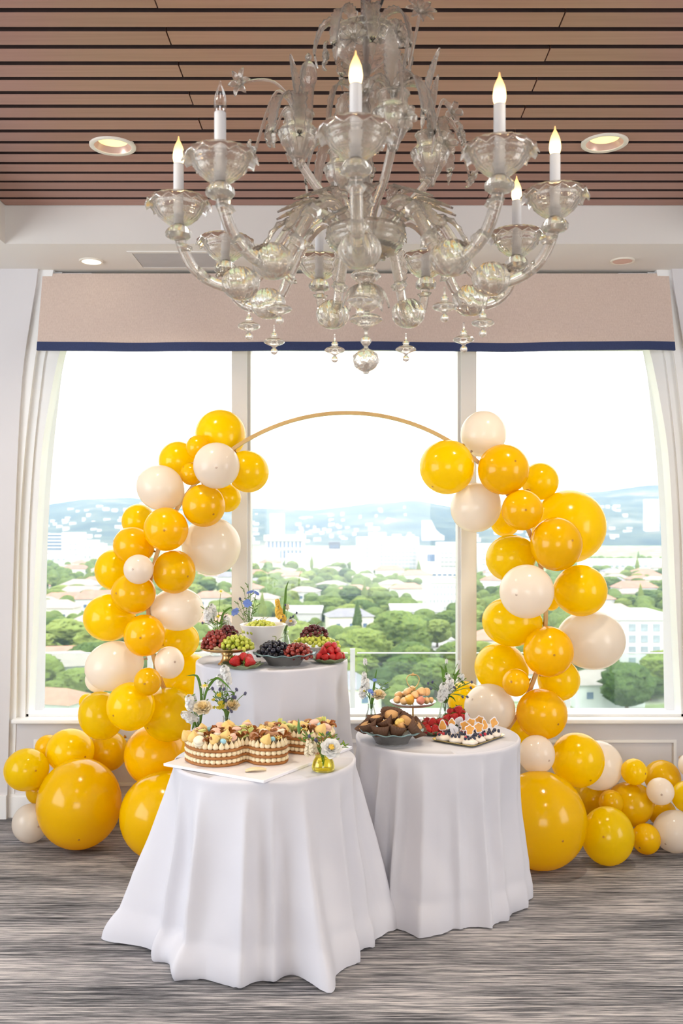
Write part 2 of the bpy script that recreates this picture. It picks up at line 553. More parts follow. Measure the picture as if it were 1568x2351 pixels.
# ------------------------------------------------------------------ outside: balcony, city, hills
m_conc = mat('balcony_concrete', (.62, .61, .59), .8, var=.08, nscale=4)
tag(MB().box(-3.2, 3.2, 6.1, 7.3, -.35, -.12).build('balcony_floor', m_conc, smooth=False), 'pale balcony slab outside the window', kind='structure')
rail = thing('balcony_railing', (0, 6.85, -.12), 'clear glass balcony railing with slim white top rail outside the window', 'railing')
m_rail = mat('rail_white', (.85, .87, .87), .3, metal=.1, var=.02)
m_rg = thin_glass('railing_glass', (.90, .955, .93), .02, 0.0)
xs = [-2.9, -1.45, 0.03, 1.6, 3.0]
ztop = EYE - (1499 - CY) / FPX * 6.85 + .12
for a, b in zip(xs, xs[1:]):
    MB().box(a + .03, b - .03, -.006, .006, .06, ztop - .004).build('glass_panel', m_rg, rail, smooth=False)
    MB().box(a + .035, b - .035, -.011, .011, ztop - .004, ztop + .003).build('top_rail', m_rail, rail, smooth=False)
for x in xs:
    MB().box(x - .018, x + .018, -.02, .02, 0, ztop + .03).build('post', m_rail, rail, smooth=False)

ZG = -36.0
# ground: mottled lots, streets and lawns
t = NT('city_ground')
n1 = t.noise(t.coords((.045, .045, 1)), 1.0, 6, .68)
t.l(t.ramp(n1, [(.42, (.12, .18, .055)), (.53, (.22, .27, .11)), (.60, (.40, .39, .32)), (.72, (.52, .50, .45))]), t.b.inputs['Base Color'])
t.b.inputs['Roughness'].default_value = .95
tag(MB().add([(-2500, 20, 0), (2500, 20, 0), (2500, 5200, 0), (-2500, 5200, 0)], [(0, 1, 2, 3)]).build('ground', t.m, loc=(0, 0, ZG), smooth=False), 'city ground of lots and lawns', kind='structure')
m_road = mat('road_asphalt', (.55, .54, .53), .9, var=.08, nscale=.2)
mb = MB()
pts = [G(1000, 1560, ZG), G(1020, 1500, ZG), G(1052, 1436, ZG), G(1085, 1380, ZG), G(1120, 1330, ZG), G(1150, 1305, ZG)]
vs, fs = [], []
for i, p in enumerate(pts):
    d = (pts[min(i + 1, 5)] - pts[max(i - 1, 0)]).normalized(); s = Vector((d.y, -d.x, 0)) * 5.5
    vs += [p - s + Vector((0, 0, .15)), p + s + Vector((0, 0, .15))]
for i in range(5): fs.append((2 * i, 2 * i + 1, 2 * i + 3, 2 * i + 2))
tag(mb.add(vs, fs).build('street', m_road, smooth=False), 'pale straight street running away between trees', kind='structure')

# hills
t = NT('hill_scrub')
n1 = t.noise(t.coords((.006, .006, .012)), 1.0, 6, .62)
t.l(t.ramp(n1, [(.35, (.035, .055, .05)), (.55, (.09, .115, .085)), (.72, (.26, .24, .19))]), t.b.inputs['Base Color'])
t.b.inputs['Roughness'].default_value = 1.0; t.b.inputs['Specular IOR Level'].default_value = 0
m_hill = t.m
RIDGE = [(-200, 1172), (0, 1170), (95, 1160), (190, 1146), (300, 1142), (380, 1152), (470, 1163), (570, 1166), (640, 1168), (720, 1171), (790, 1163), (850, 1155), (905, 1153), (955, 1149), (1000, 1158), (1060, 1166), (1150, 1160), (1250, 1146), (1340, 1131), (1400, 1126), (1480, 1114), (1535, 1112), (1800, 1120)]


def hill_pt(px, s):
    """s 0 = foot of the hill, 1 = ridge"""
    Y = 2150 + 1500 * s
    x = (px - CX) / FPX * Y
    ztop = EYE - (interp(RIDGE, px) - CY) / FPX * 3650
    n = noise.fractal(Vector((x * .0022, Y * .0022, 3.1)), 1.0, 2.0, 5)
    env = s ** 1.15
    z = ZG + (ztop - ZG) * env + n * 42 * math.sin(PI * min(1, s)) * (.35 + s)
    return Vector((x, Y, z))


n, rows = 170, 40
vs, fs = [], []
for j in range(rows + 1):
    for i in range(n + 1): vs.append(hill_pt(-200 + 2000 * i / n, j / rows))
for j in range(rows):
    for i in range(n):
        a = j * (n + 1) + i; fs.append((a, a + 1, a + n + 2, a + n + 1))
vs2 = [v + Vector((0, 700, -260)) for v in vs[-(n + 1):]]
b = len(vs); vs += vs2
for i in range(n): fs.append((rows * (n + 1) + i, rows * (n + 1) + i + 1, b + i + 1, b + i))
tag(MB().add(vs, fs).build('hills', m_hill, ang=0), 'hazy blue hills on the horizon', kind='structure')

# houses scattered on the hillside: far too small and many to pick apart
m_white = mat('white_facade', (.60, .598, .595), .7, var=.04, nscale=.05)
rc = random.Random(3)
mb = MB()
for i in range(330):
    px = rc.uniform(60, 1560)
    if min(abs(px - 1498), abs(px - 994), abs(px - 636)) < 45: continue
    s = rc.uniform(.06, .8) ** 1.2
    p = hill_pt(px, s); w = rc.uniform(7, 20); h = rc.uniform(5, 10)
    mb.box(p.x - w / 2, p.x + w / 2, p.y - 8, p.y + 8, p.z - 4, p.z + h)
tag(mb.build('hillside_houses', m_white, smooth=False), 'tiny white houses dotted over the hillside', 'houses', kind='stuff')

# larger buildings
m_cream = mat('cream_facade', (.74, .70, .62), .7, var=.05, nscale=.05)
m_grey = mat('grey_facade', (.50, .49, .50), .7, var=.06, nscale=.05)
m_blackb = mat('dark_facade', (.10, .11, .14), .4, var=.1, nscale=.05)
m_bluegl = mat('window_blue', (.12, .17, .27), .2, var=.15, nscale=.3)
m_wpane = mat('window_grey', (.30, .35, .38), .2, var=.2, nscale=.5)
m_roof = mat('clay_roof', (.36, .19, .135), .8, var=.15, nscale=.4)
m_roof2 = mat('grey_roof', (.22, .215, .235), .8, var=.12, nscale=.4)
m_roof3 = mat('pale_roof', (.31, .26, .235), .8, var=.08, nscale=.4)


def building(x0, x1, yt, yb, label, facade=None, cols=0, rows=0, wx=(.1, .9), wy=(.1, .9), fill=.6, pane=None, depth=18, extra=None, cat='building', group=None, name='building'):
    """front face spans photo columns x0..x1; stands on the ground where photo row yb meets it"""
    c = G((x0 + x1) / 2, yb, ZG); Y = c.y
    w = (x1 - x0) / FPX * Y; h = (yb - yt) / FPX * Y
    b = thing(name, c, label, cat, group)
    MB().box(-w / 2, w / 2, 0, depth, -1, h).build('wall', facade or m_white, b, smooth=False)
    if cols and rows:
        pw = w * (wx[1] - wx[0]) / cols; ph = h * (wy[1] - wy[0]) / rows
        fw, fh = fill if hasattr(fill, '__len__') else (fill, fill)
        me = MB().box(-pw * fw / 2, pw * fw / 2, -.12, .3, -ph * fh / 2, ph * fh / 2).mesh('window', pane or m_wpane, False)
        for i in range(cols):
            for j in range(rows):
                link_mesh('window', me, b, (-w / 2 + w * wx[0] + pw * (i + .5), 0, h * wy[0] + ph * (j + .5)))
    if extra: extra(b, w, h)
    return b


def parapet(b, w, h): MB().box(-w / 2 - .5, w / 2 + .5, -.5, 4, h - .8, h + .8).build('parapet', m_white, b, smooth=False)


def slabtop(b, w, h):
    MB().box(-w / 2 - 1.5, w / 2 + 1.5, -2, 20, h * .80, h * 1.0).build('roof_slab', m_white, b, smooth=False)
    MB().box(-w / 2 - 1, w / 2 + 1, -1.5, 20, h * .50, h * .56).build('floor_slab', m_white, b, smooth=False)


def gridtop(b, w, h):
    MB().box(-w * .29, -w * .13, -1.2, 3, 0, h * .98).build('stair_core', m_white, b, smooth=False)
    MB().box(-w * .3, -w * .02, 3, 12, h, h * 1.13).build('plant_room', m_white, b, smooth=False)
    MB().box(w * .08, w * .22, 3, 12, h, h * 1.08).build('plant_room', m_white, b, smooth=False)


building(88, 141, 1226, 1292, 'office block with blue horizontal window bands near the pale hills', cols=1, rows=5, wx=(0, 1), wy=(.42, 1), fill=(1, .55), pane=m_bluegl, extra=parapet)
building(142, 188, 1222, 1294, 'plain tall white block next to the banded office', cols=2, rows=3, wx=(.3, .8), wy=(.2, .7), fill=(.5, .25))
building(188, 214, 1240, 1296, 'lower white block adjoining the plain tall white block', cols=2, rows=2, fill=.3)
building(84, 160, 1268, 1302, 'long low white block in front of the banded office', cols=5, rows=1, wy=(.3, .7), fill=(.5, .3), extra=parapet)
building(216, 236, 1248, 1298, 'narrow white block with a rounded top edge', extra=parapet)
building(609, 697, 1228, 1296, 'white modernist office with dark glass and thick roof slab', m_white, 9, 2, (.04, .96), (.18, .80), (.55, .8), m_bluegl, 24, slabtop)
building(560, 640, 1262, 1306, 'broad pale block with pink roof below the modernist office', m_white, 5, 2, (.1, .6), (.2, .7), .25)
building(655, 748, 1272, 1312, 'low white block with a row of slit windows', m_white, 4, 1, (.1, .7), (.5, .75), (.6, .3))
building(736, 816, 1262, 1306, 'long plain white block beside the little dark tower', m_white, 3, 1, (.3, .7), (.3, .6), .3)
building(755, 781, 1244, 1296, 'little dark glass tower in the middle distance', m_blackb, 3, 4, fill=.6, pane=m_bluegl)
building(818, 962, 1233, 1316, 'large grey gridded block with a pale stair core', m_grey, 16, 8, (.03, .95), (.10, .93), (.75, .62), m_wpane, 30, gridtop)
building(962, 1012, 1256, 1318, 'pale block with a blue window strip beside the gridded block', m_cream, 1, 1, (.35, .75), (.45, .75), .9, m_bluegl)
building(1004, 1056, 1245, 1312, 'stepped white block rising behind the window mullion', m_white, 4, 5, (.1, .9), (.1, .85), (.8, .2))
building(1098, 1170, 1248, 1316, 'white stepped block half hidden by yellow balloons', m_white, 5, 4, (.1, .9), (.2, .9), (.7, .3))
building(806, 872, 1282, 1322, 'low plain white block in front of the gridded block', m_white, 2, 1, (.5, .7), (.3, .6), .3)
building(970, 1060, 1306, 1326, 'long low white roofed hall with dark windows', m_white, 6, 1, (.1, .9), (.1, .5), (.7, .5), m_bluegl, 20, parapet)
building(979, 1052, 1334, 1412, 'white office with four rows of small slot windows', m_white, 8, 4, (.08, .96), (.10, .92), (.28, .42), m_wpane, 22, parapet)
building(1338, 1535, 1284, 1316, 'very long low white hall before the hills', m_white, 12, 1, (.1, .9), (.3, .7), (.6, .35), m_wpane, 20)
building(1424, 1560, 1416, 1566, 'white apartment block with square grey-blue windows', m_white, 4, 5, (.10, .92), (.06, .92), (.56, .66), m_wpane, 26, parapet)
building(1130, 1235, 1462, 1500, 'pale flat-roofed block seen between balloons', m_cream, 4, 1, fill=.4)
building(900, 1012, 1400, 1440, 'broad flat white-roofed hall beside the street', m_white, 5, 1, (.1, .9), (.2, .7), (.5, .4), m_wpane, 30, parapet)
building(655, 735, 1408, 1440, 'grey-walled hall with a flat white roof beyond the fruit', m_grey, 6, 1, (.1, .9), (.2, .6), (.6, .4), m_wpane, 25, lambda b, w, h: MB().box(-w / 2 - .6, w / 2 + .6, -.6, 25, h, h + 1).build('roof_slab', m_white, b, smooth=False))
for px, s, w, h, lab in ((1498, .20, 36, 84, 'solitary white tower on the hillside'), (636, .30, 40, 62, 'faint pale tower below the ridge')):
    p = hill_pt(px, s); b = thing('building', p, lab, 'building')
    MB().box(-w / 2, w / 2, 0, 20, -10, h).build('wall', m_white, b, smooth=False)
    me = MB().box(-w * .4, w * .4, -.4, .3, 0, 1.6).mesh('window_band', m_wpane, False)
    for q in range(6): link_mesh('window_band', me, b, (0, 0, h * (.15 + .13 * q)))
p = hill_pt(994, .10); b = thing('building', p, 'sail-shaped white glass reflection modelled as a building with a curved roof under the hills', 'building')  # a reflection in the glass, given a solid body as a building
prof = [(-26, -8), (28, -8), (28, 12), (18, 17), (8, 26), (0, 42), (-4, 50), (-26, 50)]
MB().add([(x, 0, z) for x, z in prof] + [(x, 25, z) for x, z in prof], [tuple(range(8)), tuple(reversed(range(8, 16)))] + [(i, (i + 1) % 8 + 0, (i + 1) % 8 + 8, i + 8) for i in range(8)]).build('wall', m_white, b, smooth=False)


def house(x, y, w, d, h, roof, label, rz, group):
    c = G(x, y, ZG)
    b = thing('house', c, label, 'house', group, rz)
    MB().box(-w / 2, w / 2, -d / 2, d / 2, -1, h).build('wall', m_white if rc.random() < .6 else m_cream, b, smooth=False)
    e, rh = .7, w * .16
    vs = [(-w / 2 - e, -d / 2 - e, h), (w / 2 + e, -d / 2 - e, h), (w / 2 + e, d / 2 + e, h), (-w / 2 - e, d / 2 + e, h), (-w / 2 + d * .35, 0, h + rh), (w / 2 - d * .35, 0, h + rh)]
    MB().add(vs, [(0, 1, 5, 4), (1, 2, 5), (2, 3, 4, 5), (3, 0, 4), (3, 2, 1, 0)]).build('roof', roof, b, smooth=False)
    if y > 1380:
        me = MB().box(-.7, .7, -.1, .1, -.7, .7).mesh('window', m_bluegl, False)
        for q in (-.3, 0, .3): link_mesh('window', me, b, (w * q, -d / 2, h * .55))
    return b


taken = []
HOUSE = {0: ('house with a clay tiled roof among the city trees', m_roof, 'clay-roofed houses'), 1: ('house with a grey roof among the city trees', m_roof2, 'grey-roofed houses'), 2: ('house with a pale flat-toned roof among the city trees', m_roof3, 'pale-roofed houses')}
SPEC = ((915, 1508, 1.45, 'big domed green tree beside the pale street'), (830, 1545, 1.3, 'broad green tree just below the balcony railing'), (1050, 1560, 1.2, 'bright tree on the far kerb of the pale street'), (150, 1500, 1.2, 'large leafy tree behind the pink-roofed white house'), (1440, 1640, 1.1, 'sunlit hedge-like tree below the white apartment block'), (90, 1610, 1.1, 'lime green tree next to the solar-panel house'), (260, 1500, 1.1, 'dark leafy tree half hidden by pale balloons'), (1000, 1600, 1.1, 'low green tree outside behind the tiered strawberry plate'))
ROW = ((1062, 1430, .9), (1090, 1392, .9), (1105, 1366, .9), (1121, 1346, .9), (1044, 1455, 1.0), (1076, 1410, .9))
hs_ = [tuple(G(q[0], q[1], ZG)[:2]) for q in SPEC + ROW] + [tuple(G(*q, ZG)[:2]) for q in ((140, 1592), (120, 1650), (1150, 1600), (1380, 1615))]
bl_ = []
for o in COL.objects:
    if o.get('category') == 'building': bl_.append((o.location.x, o.location.y, max([c.dimensions.x for c in o.children if c.name.startswith('wall')]) / 2))
for i in range(300):
    y = 1308 + 330 * rc.random() ** 1.7; x = rc.choice((rc.uniform(70, 330), rc.uniform(440, 1050), rc.uniform(440, 1050), rc.uniform(1085, 1160), rc.uniform(1330, 1535)))
    if 965 < x < 1125 and y > 1320 or (880 < x and 1390 < y < 1450 and x < 1030) or (1400 < x and y > 1400): continue
    k = rc.choice((0, 0, 0, 2, 1, 2)); lab, rf, grp = HOUSE[k]
    g = G(x, y, ZG)
    if any((g.x - a) ** 2 + (g.y - b) ** 2 < 25 ** 2 for a, b in hs_): continue
    if any(abs(g.x - a) < w2 + 14 and -14 < g.y - b < 45 for a, b, w2 in bl_): continue
    hs_.append((g.x, g.y)); taken.append((x, y)); house(x, y, rc.uniform(13, 22), rc.uniform(10, 14), rc.uniform(4, 7), rf, lab, rc.uniform(-.5, .5), grp)
h0 = house(140, 1592, 17, 12, 7, m_roof3, 'two-storey white house with pink hipped roof below the railing', .35, None)
h1 = house(120, 1650, 14, 10, 4, m_roof, 'low clay-roofed house carrying a dark solar panel', -.3, None)
m_solar = mat('solar_panel', (.05, .08, .13), .15, var=.1, nscale=2)
MB().box(-3, 3, -4.6, -1.0, -.1, .1).build('solar_panel', m_solar, h1, smooth=False, loc=(0, 0, 5.2), rot=(.42, 0, 0))
house(1150, 1600, 15, 12, 6, m_roof, 'clay-roofed house just outside behind the balloons', .2, None)
house(1380, 1615, 15, 11, 5, m_roof3, 'pale house with pink roof below the white apartment block', .1, None)

# trees
t = NT('tree_leaves')
oi = t.objrand(); n1 = t.noise(t.coords((1.7, 1.7, 1.7)), 1.0, 6, .75)
t.bump(t.noise(t.coords((2.6, 2.6, 2.6)), 1.0, 4, .7), 1.0, 1.2)
ad = t.n('ShaderNodeMath', operation='MULTIPLY_ADD'); ad.inputs[1].default_value = .7; t.l(oi, ad.inputs[0]); t.l(n1, ad.inputs[2])
t.l(t.ramp(ad.outputs[0], [(.35, (.075, .13, .040)), (.65, (.16, .24, .065)), (1.1, (.32, .40, .10))]), t.b.inputs['Base Color'])
t.b.inputs['Roughness'].default_value = .9; t.b.inputs['Specular IOR Level'].default_value = .1
m_leaf = t.m
spots = []                                             # (x, y, radius) of everything standing in the city
for o in COL.objects:
    if o.parent is None and o.get('category') in ('building', 'house'):
        ww = max([c.dimensions.x for c in o.children if c.name.startswith('wall')] or [10])
        n = max(1, int(ww / 14)) if o['category'] == 'building' else 1
        for q in range(n): spots.append((o.location.x + (q + .5) / n * ww - ww / 2, o.location.y + (8 if o['category'] == 'building' else 0), 13 if o['category'] == 'building' else 9.5))
m_bark = mat('tree_bark', (.20, .15, .11), .9, var=.2, nscale=1)


def crown_mesh(seed, hx, hz, cone=False):
    rr = random.Random(seed); mb = MB()
    nu, nv = 44, 30; vs, fs = [], []
    off = Vector((seed * 7.3, seed * 2.1, 0))
    prof = []
    for i in range(nv + 1):
        th = PI * i / nv
        if cone: r = max(0, math.sin(th)) ** .8 * (.25 + .75 * (1 - i / nv)); z = (i / nv) * 2 - 1
        else: r = math.sin(th); z = -math.cos(th)
        prof.append((r if 0 < i < nv else 0, z))

    def md(r, z, a):
        p = Vector((r * math.cos(a), r * math.sin(a), z))
        k = 1 + .28 * noise.noise(p * 1.6 + off) + .30 * abs(noise.noise(p * 4.1 + off)) + .26 * noise.noise(p * 9.5 + off) + .12 * noise.noise(p * 19 + off)
        return r * k, z * (.85 + .15 * k)
    mb.lathe(prof, nu, mod=md)
    mb.v = [(x * hx, y * hx, (z + 1) * hz) for x, y, z in mb.v]
    return mb.mesh('crown', m_leaf, True, 0)


crowns = [crown_mesh(s, 4.6, 3.6) for s in range(5)]
cones = [crown_mesh(20 + s, 2.0, 6.5, True) for s in range(2)]
trunk_me = MB().tube([(0, 0, -1), (.1, 0, 1.5), (0, .1, 4)], [.5, .35, .25], 6).mesh('trunk', m_bark)


def tree(x, y, s, kind, label, group):
    b = thing('tree', G(x, y, ZG), label, 'tree', group, rc.uniform(0, 6))
    link_mesh('trunk', trunk_me, b, scale=(s, s, s))
    me = rc.choice(cones) if kind else rc.choice(crowns)
    link_mesh('crown', me, b, (0, 0, 1.6 * s), scale=(s * rc.uniform(.85, 1.25), s * rc.uniform(.85, 1.2), s * rc.uniform(.8, 1.15)))
    return b


spots += [(*G(q[0] - (12 if len(q) == 3 else 0), q[1], ZG)[:2], 4.5 * q[2]) for q in SPEC + ROW]
nt = 0
for i in range(9000):
    y = 1296 + 350 * rc.random() ** 1.35
    x = rc.uniform(60, 1540)
    if 250 < x < 420 and y > 1320 or 1130 < x < 1300: continue
    if 560 < x < 1050 and y > 1520 and not 800 < x: continue
    # keep the street and the fronts of the buildings clear
    if y > 1310 and abs(x - interp([(1305, 1150), (1330, 1120), (1380, 1085), (1436, 1052), (1500, 1020), (1560, 1000)], y)) < (y - 1270) * .10: continue
    if (965 < x < 1060 and 1325 < y < 1425) or (895 < x < 1015 and 1392 < y < 1452) or (1415 < x and 1412 < y < 1572) or (650 < x < 740 and 1400 < y < 1446): continue
    if 960 < x < 1060 and y < 1330: continue
    if y < 1312 and rc.random() < .6: continue
    if min([abs(x - a) / 1.4 + abs(y - b) * 2 for a, b in taken] + [99]) < (y - 1215) * .07: continue
    con = rc.random() < .10
    s = rc.uniform(.55, 1.1)
    g = G(x, y, ZG)
    if any((g.x - a) ** 2 + (g.y - b) ** 2 < (r_ + 3.7 * s) ** 2 for a, b, r_ in spots): continue
    spots.append((g.x, g.y, 3.7 * s))
    tree(x, y, s, con, 'slim dark conifer standing among the city houses' if con else 'bushy green tree standing among the city houses', 'conifers in the city' if con else 'bushy trees in the city')
    nt += 1
    if nt >= 285: break
for x, y, s in ROW: tree(x - 12, y, s, False, 'round bright tree in the row lining the pale street', 'street trees')
for x, y, s, lab in SPEC: tree(x, y, s, False, lab, None)

# the many small trees further off, too many to pick apart
rs = random.Random(9)
lo = []
for sd in range(4):
    m0 = MB(); off = Vector((sd * 5.1, 3.3, 0))
    def md2(r, z, a, off=off):
        p = Vector((r * math.cos(a), r * math.sin(a), z)); k = 1 + .35 * noise.noise(p * 2 + off) + .3 * noise.noise(p * 6 + off)
        return r * k, z
    m0.lathe([(math.sin(PI * i / 8) if 0 < i < 8 else 0, -math.cos(PI * i / 8)) for i in range(9)], 14, mod=md2); lo.append(m0)
mb = MB(); cnt = 0
for i in range(14000):
    y = 1290 + 260 * rs.random() ** 1.9; x = rs.uniform(60, 1545)
    if 960 < x < 1060 and (y < 1330 or 1325 < y < 1425): continue
    if y > 1310 and abs(x - interp([(1305, 1150), (1330, 1120), (1380, 1085), (1436, 1052), (1500, 1020), (1560, 1000)], y)) < (y - 1270) * .10: continue
    g = G(x, y, ZG); s = rs.uniform(2.2, 4.6)
    if any((g.x - a) ** 2 + (g.y - b) ** 2 < (r_ + s * .8) ** 2 for a, b, r_ in spots): continue
    spots.append((g.x, g.y, s * .8)); k = rs.choice(lo)
    mb.add(k.v, k.f, Matrix.Translation((g.x, g.y, ZG + s * .9)) @ Matrix.Rotation(rs.uniform(0, 6), 4, 'Z') @ Matrix.Diagonal((s, s, s * rs.uniform(.8, 1.2), 1)))
    cnt += 1
    if cnt >= 1100: break
tag(mb.build('distant_trees', m_leaf, ang=0), 'countless small green trees filling the lots between the houses', 'trees', kind='stuff')

# haze over the city
t = NT('city_haze')
for nd in list(t.t.nodes):
    if nd != t.o: t.t.nodes.remove(nd)
vsn = t.n('ShaderNodeVolumeScatter'); vsn.inputs['Color'].default_value = (.44, .66, 1.0, 1); vsn.inputs['Density'].default_value = .00021
t.l(vsn.outputs[0], t.o.inputs['Volume'])
hz = MB().box(-2400, 2400, 60, 5000, ZG - 5, 420).build('haze', t.m, smooth=False)
tag(hz, 'thin blue haze hanging over the city and hills', 'haze', kind='stuff')
# ------------------------------------------------------------------ hoop and balloons
m_gold = mat('brushed_gold', (.56, .36, .15), .42, metal=.85, var=.08, nscale=20)
hoop = thing('balloon_hoop', (-.007, 5.12, 0), 'thin gold hoop stand arching over the tables, carrying the balloons', 'hoop stand')
RH, ZH = 1.086, 1.29
mb = MB(); nn = 160
vs, fs = [], []
for i in range(nn):
    a = 2 * PI * i / nn
    for dr, dy in ((-.0095, -.015), (.0095, -.015), (.0095, .015), (-.0095, .015)):
        vs.append(((RH + dr) * math.cos(a), dy, ZH + (RH + dr) * math.sin(a)))
for i in range(nn):
    j = (i + 1) % nn
    for q in range(4):
        r = (q + 1) % 4; fs.append((i * 4 + q, j * 4 + q, j * 4 + r, i * 4 + r))
mb.add(vs, fs).build('ring', m_gold, hoop)
MB().box(-.012, .012, -.012, .012, .012, .21).build('post', m_gold, hoop, smooth=False)
MB().box(-.35, .35, -.14, .14, 0, .012).build('base_plate', m_gold, hoop, smooth=False)


def latex(name, col, tr):
    t = NT(name); b = t.b
    fac = t.noise(t.coords((6, 6, 6)), 1.0, 2)
    rnd = t.objrand()
    hs = t.n('ShaderNodeHueSaturation'); hs.inputs['Color'].default_value = (*col, 1)
    mr = t.n('ShaderNodeMapRange'); mr.inputs['To Min'].default_value = .93; mr.inputs['To Max'].default_value = 1.03
    t.l(rnd, mr.inputs['Value']); t.l(mr.outputs[0], hs.inputs['Value'])
    t.l(hs.outputs[0], b.inputs['Base Color'])
    b.inputs['Roughness'].default_value = .16; b.inputs['Specular IOR Level'].default_value = .5
    tl = t.n('ShaderNodeBsdfTranslucent'); t.l(hs.outputs[0], tl.inputs[0])
    t.l(t.mixshader(tr, b.outputs[0], tl.outputs[0]), t.o.inputs[0])
    return t.m


m_by = latex('yellow_latex', (1.0, .755, .001), .52)
m_bd = latex('deep_yellow_latex', (1.0, .655, .001), .46)
m_bw = latex('ivory_latex', (.98, .90, .80), .46)
m_nub = {0: mat('yellow_nub', (.55, .27, .005), .4, var=.05), 1: mat('deep_yellow_nub', (.50, .22, .005), .4, var=.05), 2: mat('ivory_nub', (.55, .42, .33), .4, var=.05)}
BMAT = (m_by, m_bd, m_bw)

# (photo x, y, half width, half height, colour, distance, resting on floor); colour 0 yellow, 1 deep yellow, 2 ivory
BL = [
    (506, 998, 58, 57, 0, 5.22, 0), (455, 1027, 28, 28, 1, 5.10, 0), (497, 1069, 53, 53, 2, 4.98, 0), (570, 1083, 46, 49, 0, 5.12, 0), (409, 1058, 44, 45, 0, 5.26, 0),
    (440, 1088, 26, 27, 1, 5.12, 0), (368, 1120, 58, 49, 2, 5.10, 0), (468, 1161, 49, 49, 1, 5.02, 0), (520, 1143, 33, 33, 0, 5.28, 0), (318, 1196, 38, 39, 0, 5.27, 0),
    (381, 1215, 51, 50, 1, 5.00, 0), (306, 1253, 46, 44, 1, 5.10, 0), (486, 1254, 66, 67, 2, 5.25, 0), (318, 1307, 34, 34, 2, 4.93, 0), (400, 1313, 48, 50, 1, 5.05, 0),
    (262, 1308, 43, 47, 0, 5.24, 0), (306, 1362, 51, 48, 1, 5.05, 0), (408, 1398, 59, 50, 2, 5.20, 0), (250, 1418, 58, 54, 0, 5.16, 0), (332, 1459, 47, 48, 1, 4.98, 0),
    (412, 1470, 46, 43, 0, 5.30, 0), (261, 1529, 66, 56, 2, 5.06, 0), (389, 1521, 33, 37, 2, 5.00, 0), (339, 1565, 31, 32, 1, 4.93, 0), (226, 1560, 30, 30, 2, 5.26, 0),
    (432, 1562, 62, 62, 0, 5.32, 0), (201, 1612, 19, 20, 0, 5.30, 0), (232, 1643, 49, 57, 0, 5.14, 0), (300, 1622, 55, 55, 0, 5.02, 0), (388, 1640, 62, 62, 0, 5.08, 0),
    (111, 1716, 30, 28, 1, 5.34, 0), (161, 1724, 56, 50, 0, 5.18, 0), (61, 1767, 51, 48, 0, 5.20, 0), (90, 1816, 29, 31, 1, 5.28, 0), (70, 1890, 40, 44, 2, 5.2, 1),
    (182, 1845, 95, 104, 1, 5.1, 1), (378, 1873, 102, 100, 1, 4.95, 1), (357, 1733, 71, 70, 1, 5.10, 0), (246, 1725, 46, 46, 1, 5.34, 0),
    (1110, 996, 51, 54, 2, 5.22, 0), (1026, 1073, 66, 59, 0, 5.10, 0), (1156, 1078, 59, 58, 1, 5.03, 0), (1240, 1105, 42, 43, 0, 5.32, 0), (1092, 1165, 61, 54, 2, 5.16, 0),
    (1306, 1209, 84, 84, 0, 5.32, 0), (1199, 1171, 47, 47, 1, 4.98, 0), (1160, 1198, 34, 34, 0, 5.34, 0), (1277, 1249, 58, 62, 1, 4.98, 0), (1172, 1281, 57, 53, 0, 5.18, 0),
    (1209, 1358, 62, 62, 2, 4.97, 0), (1333, 1356, 60, 59, 0, 5.12, 0), (1174, 1427, 67, 57, 0, 5.16, 0), (1358, 1469, 77, 68, 2, 5.18, 0), (1265, 1382, 20, 20, 0, 5.30, 0),
    (1259, 1496, 57, 58, 1, 4.98, 0), (1150, 1534, 62, 57, 0, 5.18, 0), (1184, 1567, 31, 32, 1, 4.94, 0), (1283, 1561, 48, 48, 0, 5.24, 0), (1124, 1626, 61, 54, 2, 5.08, 0),
    (1068, 1605, 42, 40, 0, 5.32, 0), (1244, 1639, 58, 58, 1, 4.99, 0), (1198, 1676, 42, 40, 0, 5.22, 0), (1232, 1732, 41, 44, 2, 4.92, 0), (1326, 1745, 60, 62, 0, 5.06, 0),
    (1373, 1757, 55, 56, 2, 5.24, 0), (1456, 1772, 29, 30, 0, 5.20, 0), (1521, 1786, 41, 40, 1, 5.34, 0), (1516, 1817, 31, 31, 2, 5.08, 0), (1578, 1829, 34, 36, 0, 5.12, 0),
    (1584, 1757, 26, 27, 2, 5.22, 0), (1446, 1846, 57, 48, 1, 5.22, 0), (1403, 1843, 28, 29, 1, 5.10, 0), (1395, 1919, 59, 66, 0, 4.9, 1), (1483, 1926, 31, 36, 1, 4.9, 1),
    (1549, 1909, 49, 47, 2, 5.0, 1), (1240, 1883, 105, 111, 1, 4.9, 1), (1362, 1832, 45, 42, 1, 5.26, 0), (1520, 1866, 32, 30, 1, 5.30, 0),
]
ball = []
for (x, y, rx, ry, c, Y, fl_) in BL:
    if fl_: Y = EYE * FPX / (y + ry * .985 - CY)                # it touches the floor there
    ball.append([x, y, rx, ry, c, Y, fl_])
for it in range(150):                                           # settle the depths so that neighbours press, not cross
    for i in range(len(ball)):
        for j in range(i):
            A, B = ball[i], ball[j]
            pa, pb = P(A[0], A[1], A[5]), P(B[0], B[1], B[5])
            ra, rb = (A[2] + A[3]) / 2 / FPX * A[5], (B[2] + B[3]) / 2 / FPX * B[5]
            lack = (ra + rb) * .965 - (pa - pb).length
            if lack > 0:
                s = .08 * lack * (1 if A[5] > B[5] else -1)
                if not A[6]: A[5] = min(5.58 - ra, max(4.72, A[5] + s))
                if not B[6]: B[5] = min(5.58 - rb, max(4.72, B[5] - s))


